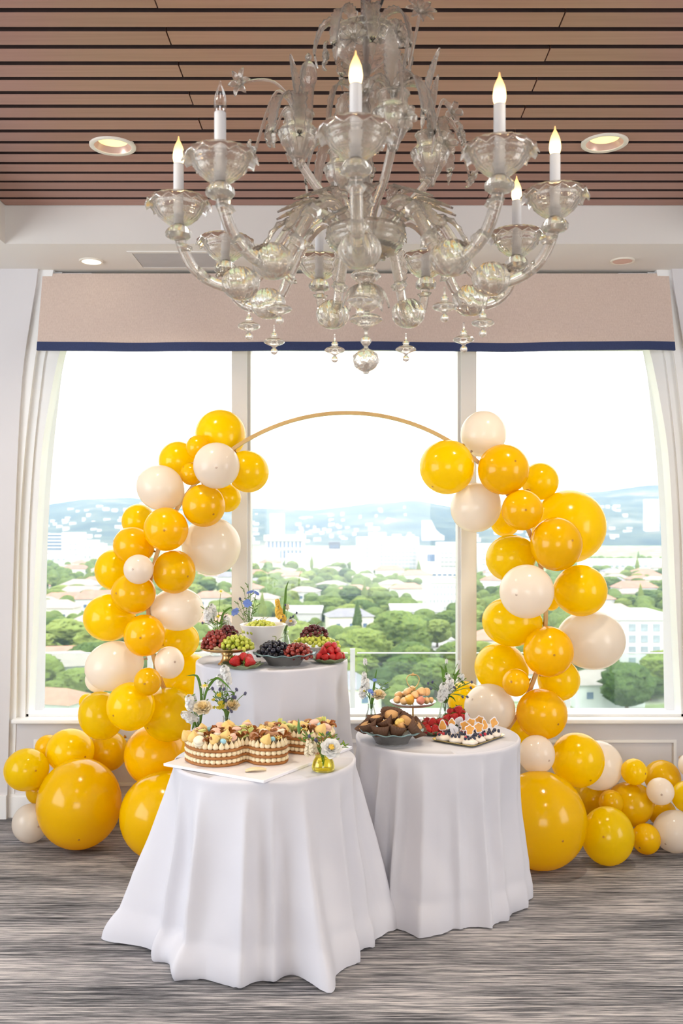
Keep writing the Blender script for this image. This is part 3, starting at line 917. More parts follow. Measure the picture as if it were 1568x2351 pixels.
def balloon_mesh(m):
    prof = []
    n = 26
    for i in range(n + 1):
        th = PI * i / n
        r = math.sin(th); z = -math.cos(th)
        if z < 0: r *= 1 - .10 * (-z) ** 2.5; z *= 1.06            # slightly pointed towards the knot
        prof.append((r if 0 < i < n else 0, z))
    return MB().lathe(prof, 40).mesh('balloon', m, True, 0)


bme = [balloon_mesh(m) for m in BMAT]
nubme = [MB().lathe([(0, -.004), (.0075, -.003), (.0055, .001), (0, .002)], 10).mesh('tip', m_nub[k]) for k in range(3)]
knotme = [MB().lathe([(0, .006), (.008, 0), (.004, -.008), (.006, -.013), (.011, -.019), (0, -.017)], 12).mesh('knot', m_nub[k]) for k in range(3)]
CNAME = ('yellow', 'deep yellow', 'ivory')
ring_c = Vector((-.007, 5.12, 1.29))
for (x, y, rx, ry, c, Y, fl_) in ball:
    p = P(x, y, Y); a, b = rx / FPX * Y, ry / FPX * Y
    r = (a + b) / 2
    size = 'huge' if r > .19 else 'large' if r > .115 else 'medium' if r > .085 else 'small'
    side = 'arch leg by the fruit table' if x < 650 else 'arch leg by the dessert table'
    if fl_ or y > 1700:
        side = 'floor cluster behind the cake table' if x < 700 else 'floor cluster beside the dessert table'
    verb = 'resting on the carpet in the' if fl_ else 'in the' if y > 1700 else 'on the balloon'
    lvl = ''
    if not fl_ and y <= 1700: lvl = 'high on ' if y < 1180 else 'halfway up ' if y < 1430 else 'low on '
    face = '' if fl_ else ' facing the room' if Y < 5.12 else ' near the window'
    if lvl: verb, side = lvl + 'the', side + face
    elif not fl_: side += face
    lab = f'{size} {CNAME[c]} balloon {verb} {side}'
    o = thing('balloon', p, lab, 'balloon', lab.replace('balloon', 'balloons', 1))
    # the tied end points to the hoop (or anywhere, on the floor), so the dark tip faces outwards
    if fl_ or y > 1690: d = Vector((R.uniform(-.8, .8), .6, R.uniform(-.2, .5)))
    else:
        v = p - ring_c; v.y = 0
        near = ring_c + v.normalized() * RH
        d = near - p
        d = d + Vector((0, .03, 0))
    if d.length < .02: d = Vector((0, 1, 0))
    q = (-d.normalized()).to_track_quat('Z', 'Y')
    el = abs(a - b) / r
    if el < .05: sc = (r, r, r)
    else: sc = None
    body = link_mesh('body', bme[c], o)
    M = q.to_matrix().to_4x4() @ Matrix.Diagonal((r, r, r, 1))
    S = Matrix.Diagonal((a / r, 1, b / r, 1))
    body.matrix_local = S @ M
    out = S @ (q @ Vector((0, 0, r)))
    n1 = link_mesh('tip', nubme[c], o); n1.matrix_local = Matrix.Translation(out * .999) @ q.to_matrix().to_4x4()
    kn = S @ (q @ Vector((0, 0, -r * 1.06)))
    k1 = link_mesh('knot', knotme[c], o); k1.matrix_local = Matrix.Translation(kn) @ q.to_matrix().to_4x4()
# ------------------------------------------------------------------ tables under white cloths
t = NT('white_cotton_cloth'); b = t.b
w = t.noise(t.coords((500, 500, 500)), 1.0, 2)
t.l(t.ramp(t.noise(t.coords((3, 3, 3)), 1.0, 3), [(.3, (.70, .69, .75)), (.7, (.75, .74, .795))]), b.inputs['Base Color'])
b.inputs['Roughness'].default_value = .75; b.inputs['Specular IOR Level'].default_value = .25
b.inputs['Sheen Weight'].default_value = .15
t.bump(w, .06, .001)
tl = t.n('ShaderNodeBsdfTranslucent'); tl.inputs[0].default_value = (.85, .84, .86, 1)
t.l(t.mixshader(.16, b.outputs[0], tl.outputs[0]), t.o.inputs[0])
m_cloth = t.m
m_ply = mat('table_plywood', (.45, .32, .2), .6, var=.1)
m_steel = mat('table_steel', (.25, .25, .26), .4, metal=.8, var=.05)


def hashf(k): return (math.sin(k * 127.1) * 43758.5453) % 1.0


def round_table(cx, cy, h, hem, ridges, tlabel, clabel, seed, bulge=.04):
    tb = thing('round_table', (cx, cy, 0), tlabel, 'table')
    MB().lathe([(0, h - .030), (.380, h - .030), (.386, h - .02), (.386, h - .010), (.380, h - .006), (0, h - .006)], 48).build('tabletop', m_ply, tb)
    MB().lathe([(.03, .02), (.03, h - .03)], 16).build('leg', m_steel, tb)
    MB().lathe([(0, .001), (.26, .001), (.26, .012), (.05, .022), (0, .03)], 32).build('base', m_steel, tb)
    N, K = 288, 64
    vs, fs = [], []
    rows = []
    RT = .392
    hem2 = sorted((a % 360, r) for a, r in hem); hem2 = [(hem2[-1][0] - 360, hem2[-1][1])] + hem2 + [(hem2[0][0] + 360, hem2[0][1])]

    def ridge(a):
        v = 0; a = a + 3.0 * math.sin(a * .11 + seed)
        for (ang, wd, amp) in ridges:
            d = (a - ang + 180) % 360 - 180
            v += amp * math.exp(-abs(d / (wd * (.75 if d > 0 else 1.15))) ** 1.2)
        return v
    for j in range(7):
        rr = RT * .98 * j / 6
        rows.append([(rr, h, 0.0)] * 1 if j == 0 else None)
    # flat top
    vs.append((0, 0, h)); first = None
    ring_prev = None
    for j in range(1, 6):
        rr = (RT - .012) * j / 5
        ring = []
        for i in range(N):
            a = 2 * PI * i / N; ring.append(len(vs)); vs.append((rr * math.cos(a), rr * math.sin(a), h + .0008 * math.sin(3 * a + j + seed)))
        for i in range(N):
            k = (i + 1) % N
            fs.append((0, ring[i], ring[k]) if j == 1 else (ring_prev[i], ring[i], ring[k], ring_prev[k]))
        ring_prev = ring
    for j in range(K + 1):
        s = j / K
        ring = []
        for i in range(N):
            deg = 360 * i / N; a = math.radians(deg)
            if s < .06:                                        # rounded edge
                q = s / .06 * PI / 2
                r = RT - .012 + .012 * math.sin(q); z = h - .012 * (1 - math.cos(q)); t_ = 0
            else:
                t_ = (s - .06) / .94
                z = (h - .012) * (1 - t_)
                hr = sinterp(hem2, deg)
                fl_ = t_ ** 1.7
                amp = min(1, max(0, t_ - .04) * 1.7) ** .8 * (1 - .15 * t_)
                r = RT + (hr - RT) * fl_ + amp * (3.0 * ridge(deg) - .018)
                # below the tabletop the cloth falls in between the folds a little
                r -= .026 * math.sin(PI * min(1, t_ * 1.3)) * (1 - min(1, ridge(deg) / .03))
                # soft wrinkles and a slump near the floor
                nz = noise.noise(Vector((math.cos(a) * 3 + seed, math.sin(a) * 3, z * 3)))
                r += .010 * nz * t_ + .004 * noise.noise(Vector((deg * .09 + seed, z * 9, seed)))
                if t_ > .82:
                    u = (t_ - .82) / .18
                    r += bulge * math.sin(u * PI * .75) * (.35 + .65 * max(0, noise.noise(Vector((math.cos(a) * 2.2, math.sin(a) * 2.2, seed + 4)))) * 2)
                z = max(.004 + .006 * hashf(i // 3 + seed) * (t_ > .97), z)
            ring.append(len(vs)); vs.append((r * math.cos(a), r * math.sin(a), z))
        for i in range(N):
            k = (i + 1) % N; fs.append((ring_prev[i], ring[i], ring[k], ring_prev[k]))
        ring_prev = ring
    cl = MB().add(vs, fs).build('tablecloth', m_cloth, ang=0, loc=(cx, cy, 0))
    tag(cl, clabel, 'tablecloth')
    return tb


ZT, ZTB = .755, 1.066
CAKE = (-.359, 4.04); DES = (.426, 4.488); FRU = (-.396, 4.86)
hem1 = [(186, .60), (198, .50), (215, .44), (230, .43), (252, .455), (266, .43), (280, .42), (292, .415), (299, .56), (308, .49), (325, .45), (340, .44), (8, .53), (20, .52), (60, .47), (100, .45), (140, .47), (170, .57)]
r1 = [(187, 7, .035), (212, 6, .022), (238, 7, .030), (262, 8, .034), (281, 6, .018), (299, 6, .026), (322, 7, .022), (345, 6, .020), (8, 8, .03), (40, 9, .03), (75, 9, .03), (110, 9, .03), (150, 8, .03)]
round_table(*CAKE, ZT, hem1, r1, 'round cafe table hidden under the cloth that carries the cake', 'long white tablecloth spreading in wide folds under the biscuit cake', 1.3, .05)
hem2 = [(200, .45), (234, .445), (254, .475), (266, .472), (274, .415), (291, .43), (317, .405), (346, .42), (20, .44), (60, .45), (110, .45), (150, .45)]
r2 = [(204, 5, .024), (222, 4, .026), (240, 6, .020), (258, 7, .022), (275, 6, .016), (296, 5, .020), (312, 5, .016), (330, 5, .016), (350, 6, .014), (30, 9, .03), (75, 9, .03), (120, 9, .03), (160, 8, .03)]
round_table(*DES, ZT, hem2, r2, 'round cafe table hidden under the cloth that carries the dessert tray', 'white tablecloth in narrow upright folds under the dessert tray and pastry bowl', 5.7, .02)
hem3 = [(180, .47), (220, .45), (270, .44), (315, .43), (0, .45), (90, .45)]
r3 = [(188, 6, .022), (215, 6, .012), (240, 6, .012), (262, 7, .010), (283, 6, .012), (305, 6, .012), (330, 6, .016), (352, 6, .020), (40, 9, .03), (90, 9, .03), (140, 9, .03)]
round_table(*FRU, ZTB, hem3, r3, 'tall round cocktail table hidden under the cloth that carries the fruit', 'white tablecloth on the tall table under the fruit bowls', 9.1, .02)
# ------------------------------------------------------------------ blown glass chandelier
t = NT('blown_glass')
for nd in list(t.t.nodes):
    if nd != t.o: t.t.nodes.remove(nd)
gl = t.n('ShaderNodeBsdfGlass'); gl.inputs['IOR'].default_value = 1.5; gl.inputs['Roughness'].default_value = .0
tc = t.n('ShaderNodeTexCoord')
nz = t.n('ShaderNodeTexNoise'); nz.inputs['Scale'].default_value = 90; nz.inputs['Detail'].default_value = 2; t.l(tc.outputs['Object'], nz.inputs['Vector'])
bp = t.n('ShaderNodeBump'); bp.inputs['Strength'].default_value = .25; bp.inputs['Distance'].default_value = .004; t.l(nz.outputs['Fac'], bp.inputs['Height'])
cr = t.ramp(nz.outputs['Fac'], [(.35, (1.0, .975, .94)), (.7, (1.0, .99, .97))])
t.l(cr, gl.inputs['Color']); t.l(bp.outputs[0], gl.inputs['Normal'])
tp = t.n('ShaderNodeBsdfTransparent'); tp.inputs[0].default_value = (1, .99, .97, 1)
df = t.n('ShaderNodeBsdfPrincipled'); df.inputs['Base Color'].default_value = (1, .97, .92, 1); df.inputs['Roughness'].default_value = .06
t.l(bp.outputs[0], df.inputs['Normal'])
tl = t.n('ShaderNodeBsdfTranslucent'); tl.inputs[0].default_value = (1, .97, .92, 1)
body = t.mixshader(.55, df.outputs[0], tl.outputs[0])
s1 = t.mixshader(.10, gl.outputs[0], tp.outputs[0])
t.l(t.mixshader(.12, s1, body), t.o.inputs['Surface'])
m_glass = t.m
m_sleeve = mat('candle_sleeve', (.85, .85, .87), .4, var=.02, transl=.2)
m_chrome = mat('chandelier_metal', (.45, .44, .42), .3, metal=1.0, var=.1)
m_cordb = mat('black_cord', (.02, .02, .022), .5, var=.1)
t = NT('lit_bulb')
sx = t.n('ShaderNodeSeparateXYZ'); t.l(t.coords(kind='Generated'), sx.inputs[0])
colr = t.ramp(sx.outputs['Z'], [(.10, (1, .80, .46)), (.42, (1, .72, .34)), (.85, (1, .58, .22))])
em = t.n('ShaderNodeEmission'); t.l(colr, em.inputs[0])
gl_ = t.ramp(sx.outputs['Z'], [(0.0, (.5, .5, .5)), (.28, (1, 1, 1)), (.6, (.55, .55, .55)), (1.0, (.34, .34, .34))])
mul = t.n('ShaderNodeMath', operation='MULTIPLY'); mul.inputs[1].default_value = 4.5; t.l(gl_, mul.inputs[0]); t.l(mul.outputs[0], em.inputs[1])
t.l(em.outputs[0], t.o.inputs[0]); m_bulb = t.m
m_bulb0 = thin_glass('unlit_bulb_glass', (.97, .96, .95), .10, .05)

CHX, CHY = .054, 2.90
ch = thing('chandelier', (CHX, CHY, 2.22), 'large clear blown glass chandelier with leaves, flowers and candle bulbs hanging from the slats', 'chandelier')
ZB = 2.22


def dz(z): return z - ZB


def diam(n, k, amp):
    """diamond pattern pressed into the glass"""
    return lambda r, z, a: (r * (1 + amp * math.cos(n * a + k * z) * math.cos(n * a - k * z)), z)


def prof_lathe(name, pts, seg=40, mod=None, parent=ch, sub=5, m=None, loc=(0, 0, 0)):
    pr = [(max(0, p.x), p.y) for p in spline([(r, z, 0) for r, z in pts], sub)]
    pr = [(0 if r < 1e-4 else r, z) for r, z in pr]
    return MB().lathe(pr, seg, mod=mod).build(name, m or m_glass, parent, loc=loc, ang=0)


# centre column from the bottom up
def knobby(r, z, a): return (r * (1 + .10 * math.cos(7 * a) * math.cos((z - .04) * 170)), z)
prof_lathe('finial', [(0, 0), (.008, .002), (.010, .008), (.022, .014), (.037, .030), (.040, .048), (.033, .064), (.018, .074), (.008, .080), (.006, .086)], 42, knobby)
prof_lathe('bead', [(.004, .084), (.013, .094), (.017, .104), (.012, .114), (.005, .120), (.006, .126), (.004, .134)], 20)
def ripple(r, z, a): return (r * (1 + .05 * math.cos(18 * a)), z)
prof_lathe('drop_disc', [(.004, .130), (.010, .142), (.024, .152), (.046, .164), (.049, .170), (.040, .180), (.016, .188), (.010, .196)], 54, ripple)
prof_lathe('crown_cup', [(.010, .192), (.026, .200), (.040, .216), (.048, .236), (.044, .254), (.030, .268), (.022, .278), (.024, .290)], 48, diam(9, 120, .08))
prof_lathe('stem_bulb', [(.022, .282), (.034, .292), (.046, .305), (.034, .318), (.030, .330), (.036, .348), (.055, .362), (.082, .374), (.09, .378)], 48, lambda r, z, a: (r * (1 + .045 * math.cos(16 * a + z * 60)), z))
prof_lathe('main_bowl', [(.02, .362), (.075, .372), (.106, .392), (.122, .418), (.120, .440), (.112, .452), (.106, .450), (.114, .438), (.112, .420), (.098, .398), (.06, .384), (.02, .380)], 64, diam(14, 150, .04))
prof_lathe('centre_column', [(.012, .38), (.016, .42), (.014, .50), (.022, .54), (.014, .58), (.013, .68), (.020, .74), (.030, .78), (.018, .82), (.013, .88), (.013, .96)], 24)
MB().tube([(0, 0, .38), (0, 0, 1.06)], .007, 10).build('rod', m_chrome, ch)
prof_lathe('top_bowl', [(.013, .93), (.030, .945), (.055, .965), (.082, .99), (.100, 1.02), (.098, 1.05), (.078, 1.072), (.04, 1.085), (.014, 1.09)], 56, diam(12, 110, .06))
# hook, loop and cord up to the ceiling
MB().tube([(0, 0, 1.05), (0, 0, 1.17)], .016, 12).build('hanger', m_chrome, ch)
lp = [(.013 * math.cos(a), 0, 1.185 + .024 * math.sin(a)) for a in [2 * PI * i / 20 for i in range(21)]]
MB().tube(lp, .005, 8).build('loop', m_chrome, ch)
MB().tube([(0, 0, 1.205), (0, 0, dz(Z_SLAT))], .005, 8).build('hook', m_chrome, ch)
MB().lathe([(0, dz(Z_SLAT) - .04), (.05, dz(Z_SLAT) - .03), (.06, dz(Z_SLAT) - .001), (0, dz(Z_SLAT) - .001)], 32).build('ceiling_cap', m_chrome, ch)
MB().tube(spline([(.01, 0, 1.08), (.035, 0, 1.12), (.056, 0, 1.18), (.045, 0, 1.25), (.02, 0, dz(Z_SLAT) - .01)], 6), .0045, 8).build('power_cord', m_cordb, ch)


def leaf_mesh(path, width, serr=.12, cup=.25, n=26, thick=.0035, up=(0, 0, 1)):
    """long ribbed leaf with a notched rim along a path"""
    pts = spline(path, max(2, n // (len(path) - 1)))
    m = len(pts); vs, fs = [], []
    cols = 9
    for side in (1, -1):
        for i, p in enumerate(pts):
            tt = i / (m - 1)
            d = (pts[min(i + 1, m - 1)] - pts[max(i - 1, 0)]).normalized()
            sd = d.cross(Vector(up))
            sd = sd.normalized() if sd.length > 1e-3 else Vector((1, 0, 0))
            nr = sd.cross(d)
            w = width * (math.sin(PI * min(1, tt * 1.02 + .03)) ** .75) * (1 - .25 * tt)
            w *= 1 + serr * (1 if i % 2 else -1)
            for q in range(cols):
                u = q / (cols - 1) * 2 - 1
                rib = .0016 * (1 if q % 2 else -1)
                vs.append(p + sd * u * w + nr * (cup * w * (u * u) + rib + side * thick / 2))
    for s in range(2):
        o = s * m * cols
        for i in range(m - 1):
            for q in range(cols - 1):
                a = o + i * cols + q
                f_ = (a, a + 1, a + cols + 1, a + cols); fs.append(f_ if s == 0 else tuple(reversed(f_)))
    o = m * cols
    for i in range(m - 1):
        for q in (0, cols - 1):
            a = i * cols + q; f_ = (a, a + cols, o + a + cols, o + a); fs.append(f_ if q == 0 else tuple(reversed(f_)))
    mb = MB().add(vs, fs)
    return mb


def flower_mb(mb, c, axis, r, petals=6, pointed=False):
    """a small open glass flower"""
    q = Vector(axis).to_track_quat('Z', 'Y').to_matrix().to_4x4(); T = Matrix.Translation(c) @ q
    for k in range(petals):
        a = 2 * PI * k / petals
        Rm = T @ Matrix.Rotation(a, 4, 'Z')
        if pointed:
            path = [(0.1 * r, 0, 0), (.5 * r, 0, .28 * r), (1.0 * r, 0, .22 * r)]; w = .26 * r
        else:
            path = [(0.1 * r, 0, 0), (.45 * r, 0, .25 * r), (.85 * r, 0, .30 * r), (1.0 * r, 0, .1 * r)]; w = .36 * r
        l = leaf_mesh(path, w, .04, .35, 9, .0025); mb.add(l.v, l.f, Rm)
    mb.ell(Vector(c) + Vector(axis).normalized() * r * .2, r * .2, 10, 8)
    return mb


# one arm pointing to the camera (local -Y); the others are copies
def arm_pt(r, z): return (0, -r, dz(z))


def make_arm():
    a = MB().tube(spline([arm_pt(.05, 2.585), arm_pt(.085, 2.67), arm_pt(.15, 2.715), arm_pt(.22, 2.68), arm_pt(.28, 2.595), arm_pt(.33, 2.515), arm_pt(.39, 2.48), arm_pt(.46, 2.487), arm_pt(.525, 2.53), arm_pt(.562, 2.60), arm_pt(.572, 2.665)], 8),
                  0.0165, 16).build('arm', m_glass, ch, ang=0)
    c = (0, -.572, dz(2.645))
    prof_lathe('cup_knob', [(.012, -.03), (.034, -.022), (.038, -.008), (.030, .006), (.018, .014)], 28, lambda r, z, q: (r * (1 + .06 * math.cos(8 * q)), z), a, loc=c)
    def ruf(r, z, q):
        k = diam(11, 150, .05)(r, z, q)
        if r > .083: return (k[0] * (1 + .02 * math.cos(14 * q)), z - .006 * (1 + math.cos(14 * q)) * (r - .083) / .012)
        return k
    prof_lathe('cup', [(.010, .008), (.030, .018), (.052, .034), (.070, .056), (.078, .078), (.086, .092), (.095, .089), (.098, .080), (.094, .086), (.085, .096), (.074, .094), (.070, .080), (.062, .058), (.044, .038), (.010, .020)], 56, ruf, a, loc=c)
    s = prof_lathe('candle_sleeve', [(.0155, .02), (.0155, .06), (.0155, .19), (.0145, .193), (.008, .193)], 20, None, a, m=m_sleeve, loc=c)
    prof_lathe('bulb', [(.008, .190), (.0145, .205), (.0175, .222), (.0150, .245), (.009, .262), (.0035, .274), (.0018, .284), (0, .286)], 20, None, a, m=m_bulb, loc=c)
    # big ball on the bend
    def ballmod(r, z, q): return (r * (1 + .075 * math.cos(10 * q + 55 * z)), z)
    prof_lathe('arm_ball', [(.0, -.050), (.026, -.046), (.048, -.026), (.056, 0), (.048, .026), (.028, .044), (.018, .048)], 44, ballmod, a, loc=(0, -.385, dz(2.49)))
    prof_lathe('pendant_drop', [(0, -.118), (.009, -.114), (.012, -.106), (.008, -.098), (.005, -.094), (.012, -.088), (.030, -.080), (.034, -.074), (.026, -.067), (.010, -.060), (.012, -.052), (.006, -.045), (.003, -.036), (.003, -.02)], 30, lambda r, z, q: (r * (1 + (.05 * math.cos(14 * q) if r > .02 else 0)), z), a, loc=(0, -.36, dz(2.435)))
    # collars and curled leaves along the arm
    for (r, z, tilt, sc) in ((.11, 2.697, .5, 1), (.235, 2.662, -.75, 1.2), (.30, 2.56, -.9, 1.1), (.50, 2.512, .75, 1), (.556, 2.59, .25, 1), (.57, 2.625, .05, 1.1)):
        cm = MB(); cm.lathe([(.016, -.006), (.021, -.002), (.026 * sc, .008), (.024 * sc, .010), (.018, .002), (.016, .004)], 24, mod=lambda rr, zz, q: (rr * (1 + (.12 * math.cos(6 * q) if rr > .022 else 0)), zz))
        cm.build('collar', m_glass, a, loc=(0, -r, dz(z)), rot=(-tilt if r > .4 else tilt + PI * 0, 0, 0), ang=0)
    lm = MB()
    for sx in (-1, 1):
        l = leaf_mesh([(sx * .008, -.12, dz(2.72)), (sx * .022, -.17, dz(2.742)), (sx * .03, -.23, dz(2.72)), (sx * .034, -.275, dz(2.70))], .022, .18, .3, 16, .003); lm.add(l.v, l.f)
    l = leaf_mesh([(0, -.20, dz(2.70)), (0, -.27, dz(2.665)), (0, -.315, dz(2.60)), (0, -.35, dz(2.585))], .026, .2, .4, 16, .003); lm.add(l.v, l.f)
    lm.build('arm_leaf', m_glass, a, ang=0)
    fm = MB(); flower_mb(fm, (0, -.435, dz(2.512)), (0, -.5, 1), .026, 6)
    fm.build('arm_flower', m_glass, a, ang=0)
    return a


arm0 = make_arm()
angs = [math.radians(-3.6 + 40 * k) for k in range(9)]
for k, th in enumerate(angs):
    a = arm0 if k == 0 else copy_tree(arm0, ch)
    a.rotation_euler = (0, 0, th)
    if k == 8:                                             # the one bulb that is out
        for c in a.children:
            if c.name.startswith('bulb'):
                c.data = c.data.copy(); c.data.materials[0] = m_bulb0

# upper tier: four vases on curved stems with leaves and flowers
rl = random.Random(11)


def add_leaf(path, width, parent=ch, serr=.13):
    return leaf_mesh(path, width, serr, .3, 28).build('leaf', m_glass, parent, ang=0)


def upright(base, out, h, w):
    b = Vector(base); o = Vector(out)
    add_leaf([b, b + o * .25 + Vector((0, 0, h * .35)), b + o * .7 + Vector((0, 0, h * .75)), b + o + Vector((0, 0, h))], w)


def droop(base, out, rise, drop, w):
    b = Vector(base); o = Vector(out)
    add_leaf([b, b + o * .35 + Vector((0, 0, rise)), b + o * .8 + Vector((0, 0, rise * .6)), b + o * 1.05 + Vector((0, 0, -drop * .5)), b + o * .98 + Vector((0, 0, -drop))], w)


def stem_flower(base, tip, r, axis, arch=.05, pointed=False, n=6):
    b, e = Vector(base), Vector(tip)
    mid = (b + e) / 2 + Vector((0, 0, arch))
    mb = MB(); mb.tube(spline([b, mid, e], 7), .0045, 8)
    flower_mb(mb, e, axis, r, n, pointed)
    mb.build('flower', m_glass, ch, ang=0)


for k in range(4):
    th = math.radians(-70 + 90 * k)
    ux, uy = math.sin(th), -math.cos(th)
    u = Vector((ux, uy, 0)); sd = Vector((-uy, ux, 0))
    st = [u * .03 + Vector((0, 0, dz(2.60))), u * .06 + Vector((0, 0, dz(2.70))), u * .15 + Vector((0, 0, dz(2.77))), u * .215 + Vector((0, 0, dz(2.85)))]
    MB().tube(spline(st, 8), .0135, 14).build('vase_stem', m_glass, ch, ang=0)
    c = u * .218 + Vector((0, 0, dz(2.83)))
    prof_lathe('vase', [(.012, 0), (.018, .015), (.024, .03), (.040, .055), (.056, .085), (.060, .105), (.050, .122), (.040, .130), (.042, .150), (.050, .162), (.046, .160), (.036, .145), (.012, .04)], 48, diam(10, 90, .06), loc=c)
    top = c + Vector((0, 0, .15))
    if k == 2: up_n = 2
    upright(top, u * .02 - sd * .02, .20, .030); upright(top, u * -.03 + sd * .012, .19, .026)
    droop(top, u * .09 + sd * .05, .05, .12, .028); droop(top, -sd * .10, .045, .10, .024); droop(top, u * .03 + sd * .11, .04, .16, .026)
    stem_flower(top, top + u * .13 - sd * .02 + Vector((0, 0, -.11)), .034, u - Vector((0, 0, .4)), .13)
    stem_flower(top, top - sd * .10 + u * .05 + Vector((0, 0, -.02)), .036, -sd + u + Vector((0, 0, .2)), .06, n=8)
# the tall ones that stick out
stem_flower((-.175, -.07, dz(2.97)), (-.375, -.10, dz(3.075)), .042, (-.5, -.8, -.15), .06, True, 6)
stem_flower((.10, -.16, dz(2.98)), (.155, -.17, dz(3.245)), .048, (.2, -.8, .35), .0, True, 8)
stem_flower((.21, -.02, dz(2.98)), (.255, -.10, dz(2.985)), .034, (.5, -1, .1), .06, False, 5)
stem_flower((.20, -.02, dz(2.90)), (.235, -.12, dz(2.885)), .036, (.4, -1, .1), .02, False, 6)
upright((.10, -.18, dz(2.97)), (.02, 0, 0), .20, .022); upright((.17, -.06, dz(2.98)), (.05, -.02, 0), .21, .026)
prof_lathe('leaf_bud', [(0, 0), (.012, .01), (.014, .05), (.018, .10), (.026, .13), (.020, .165), (.008, .18), (.010, .19), (.006, .20), (0, .205)], 24, ripple, loc=(-.175, -.08, dz(2.97)))
# leaves and flowers round the top bowl
for k in range(7):
    a = 2 * PI * k / 7 + .35
    u = Vector((math.cos(a), math.sin(a), 0))
    droop(u * .04 + Vector((0, 0, 1.06)), u * rl.uniform(.09, .12), .035, rl.uniform(.10, .16), rl.uniform(.022, .030))
for k in range(5):
    a = 2 * PI * k / 5 - 1.9
    u = Vector((math.cos(a), math.sin(a), 0))
    mb = MB(); flower_mb(mb, u * .115 + Vector((0, 0, .985 + .03 * (k % 2))), u + Vector((0, 0, .1)), .042, 8); mb.build('flower', m_glass, ch, ang=0)
# mid-level drooping leaves round the column
for k in range(5):
    a = 2 * PI * k / 5 - 1.35
    u = Vector((math.cos(a), math.sin(a), 0))
    droop(u * .03 + Vector((0, 0, .84)), u * rl.uniform(.07, .10), .04, rl.uniform(.12, .17), .024)
# petals hanging from the crown cup
for k in range(8):
    a = 2 * PI * k / 8
    u = Vector((math.cos(a), math.sin(a), 0))
    add_leaf([u * .02 + Vector((0, 0, .275)), u * .045 + Vector((0, 0, .262)), u * .062 + Vector((0, 0, .235)), u * .072 + Vector((0, 0, .205))], .014, ch, .08)
# ------------------------------------------------------------------ food
rf = random.Random(21)


def glossy_fruit(name, c0, c1, rough=.25, sub=.15):
    if name in MATS: return MATS[name]
    t = NT(name)
    ad = t.n('ShaderNodeMath', operation='MULTIPLY_ADD'); ad.inputs[1].default_value = .5
    t.l(t.noise(t.coords((70, 70, 70)), 1.0, 2), ad.inputs[0]); t.l(t.objrand(), ad.inputs[2])
    t.l(t.ramp(ad.outputs[0], [(.2, c0), (1.1, c1)]), t.b.inputs['Base Color'])
    t.b.inputs['Roughness'].default_value = rough; t.b.inputs['Subsurface Weight'].default_value = sub
    t.b.inputs['Subsurface Radius'].default_value = (.006, .004, .002)
    MATS[name] = t.m; return t.m


m_gg = glossy_fruit('green_grape', (.33, .38, .02), (.55, .58, .09), .22, .2)
m_gr = glossy_fruit('red_grape', (.13, .010, .010), (.30, .040, .028), .25)
m_gp = glossy_fruit('purple_grape', (.05, .006, .010), (.14, .016, .018), .25)
m_gk = glossy_fruit('black_grape', (.006, .006, .010), (.022, .020, .032), .18, 0)
m_vine = mat('grape_stalk', (.20, .24, .06), .7, var=.2, nscale=30)
grape_me = {}


def bunch(loc, ax, ay, hgt, n, m, label, group=None, base=0.0, r=.0112, rz=0.0, sags=()):
    b = thing('grape_bunch', loc, label, 'grapes', group, rz)
    if m.name not in grape_me: grape_me[m.name] = MB().ell((0, 0, 0), (1, 1, 1.12), 14, 10).mesh('grape', m, True, 0)
    pts = []
    for lay in (0, 1):
        for _ in range(1600):
            if len(pts) >= n: break
            a = rf.uniform(0, 2 * PI); q = math.sqrt(rf.random())
            x, y = ax * q * math.cos(a), ay * q * math.sin(a)
            z = base + r + max(0, (hgt - 2 * r)) * math.sqrt(max(0, 1 - q * q)) * (1 if lay == 0 else rf.random())
            p = Vector((x, y, z))
            if all((p - o).length > 1.72 * r for o in pts): pts.append(p)
    pts += [Vector(s) for s in sags]
    for p in pts:
        k = r * rf.uniform(.9, 1.08)
        link_mesh('grape', grape_me[m.name], b, p, (rf.uniform(-.8, .8), rf.uniform(-.8, .8), 0), (k, k, k))
    mb = MB()
    for _ in range(3):
        a = rf.uniform(0, 6); p0 = Vector((0, 0, base + hgt * .8)); p1 = p0 + Vector((.03 * math.cos(a), .03 * math.sin(a), hgt * .3)); p2 = p1 + Vector((.02 * math.cos(a + 1), .02 * math.sin(a + 1), .004))
        mb.tube(spline([p0, p1, p2], 5), .0013, 6)
    mb.build('stalk', m_vine, b)
    return b


# strawberries
t = NT('strawberry_red')
vo = t.n('ShaderNodeTexVoronoi'); vo.inputs['Scale'].default_value = 9; t.l(t.coords((1, 1, .7)), vo.inputs['Vector'])
t.l(t.ramp(vo.outputs['Distance'], [(.06, (.75, .42, .12)), (.14, (.44, .006, .008)), (.8, (.52, .009, .012))]), t.b.inputs['Base Color'])
t.b.inputs['Roughness'].default_value = .28; t.bump(vo.outputs['Distance'], .35, .05)
m_straw = t.m
m_calyx = mat('strawberry_calyx', (.16, .30, .05), .6, var=.25, nscale=40, transl=.2)
m_peach = mat('peach_coating', (.78, .46, .20), .35, var=.10, nscale=30, sub=.1)
m_peachy = mat('golden_coating', (.80, .42, .06), .35, var=.10, nscale=30, sub=.1)
m_pinkc = mat('rosy_coating', (.72, .26, .17), .35, var=.10, nscale=30, sub=.1)
SPROF = [(0, -1.15), (.28, -1.02), (.58, -.62), (.84, -.10), (.95, .30), (.86, .62), (.55, .80), (.2, .84), (0, .80)]
s_prof = [(max(0, p.x) if 0 < i else 0, p.y) for i, p in enumerate(spline([(r, z, 0) for r, z in SPROF], 3))]; s_prof[-1] = (0, s_prof[-1][1])
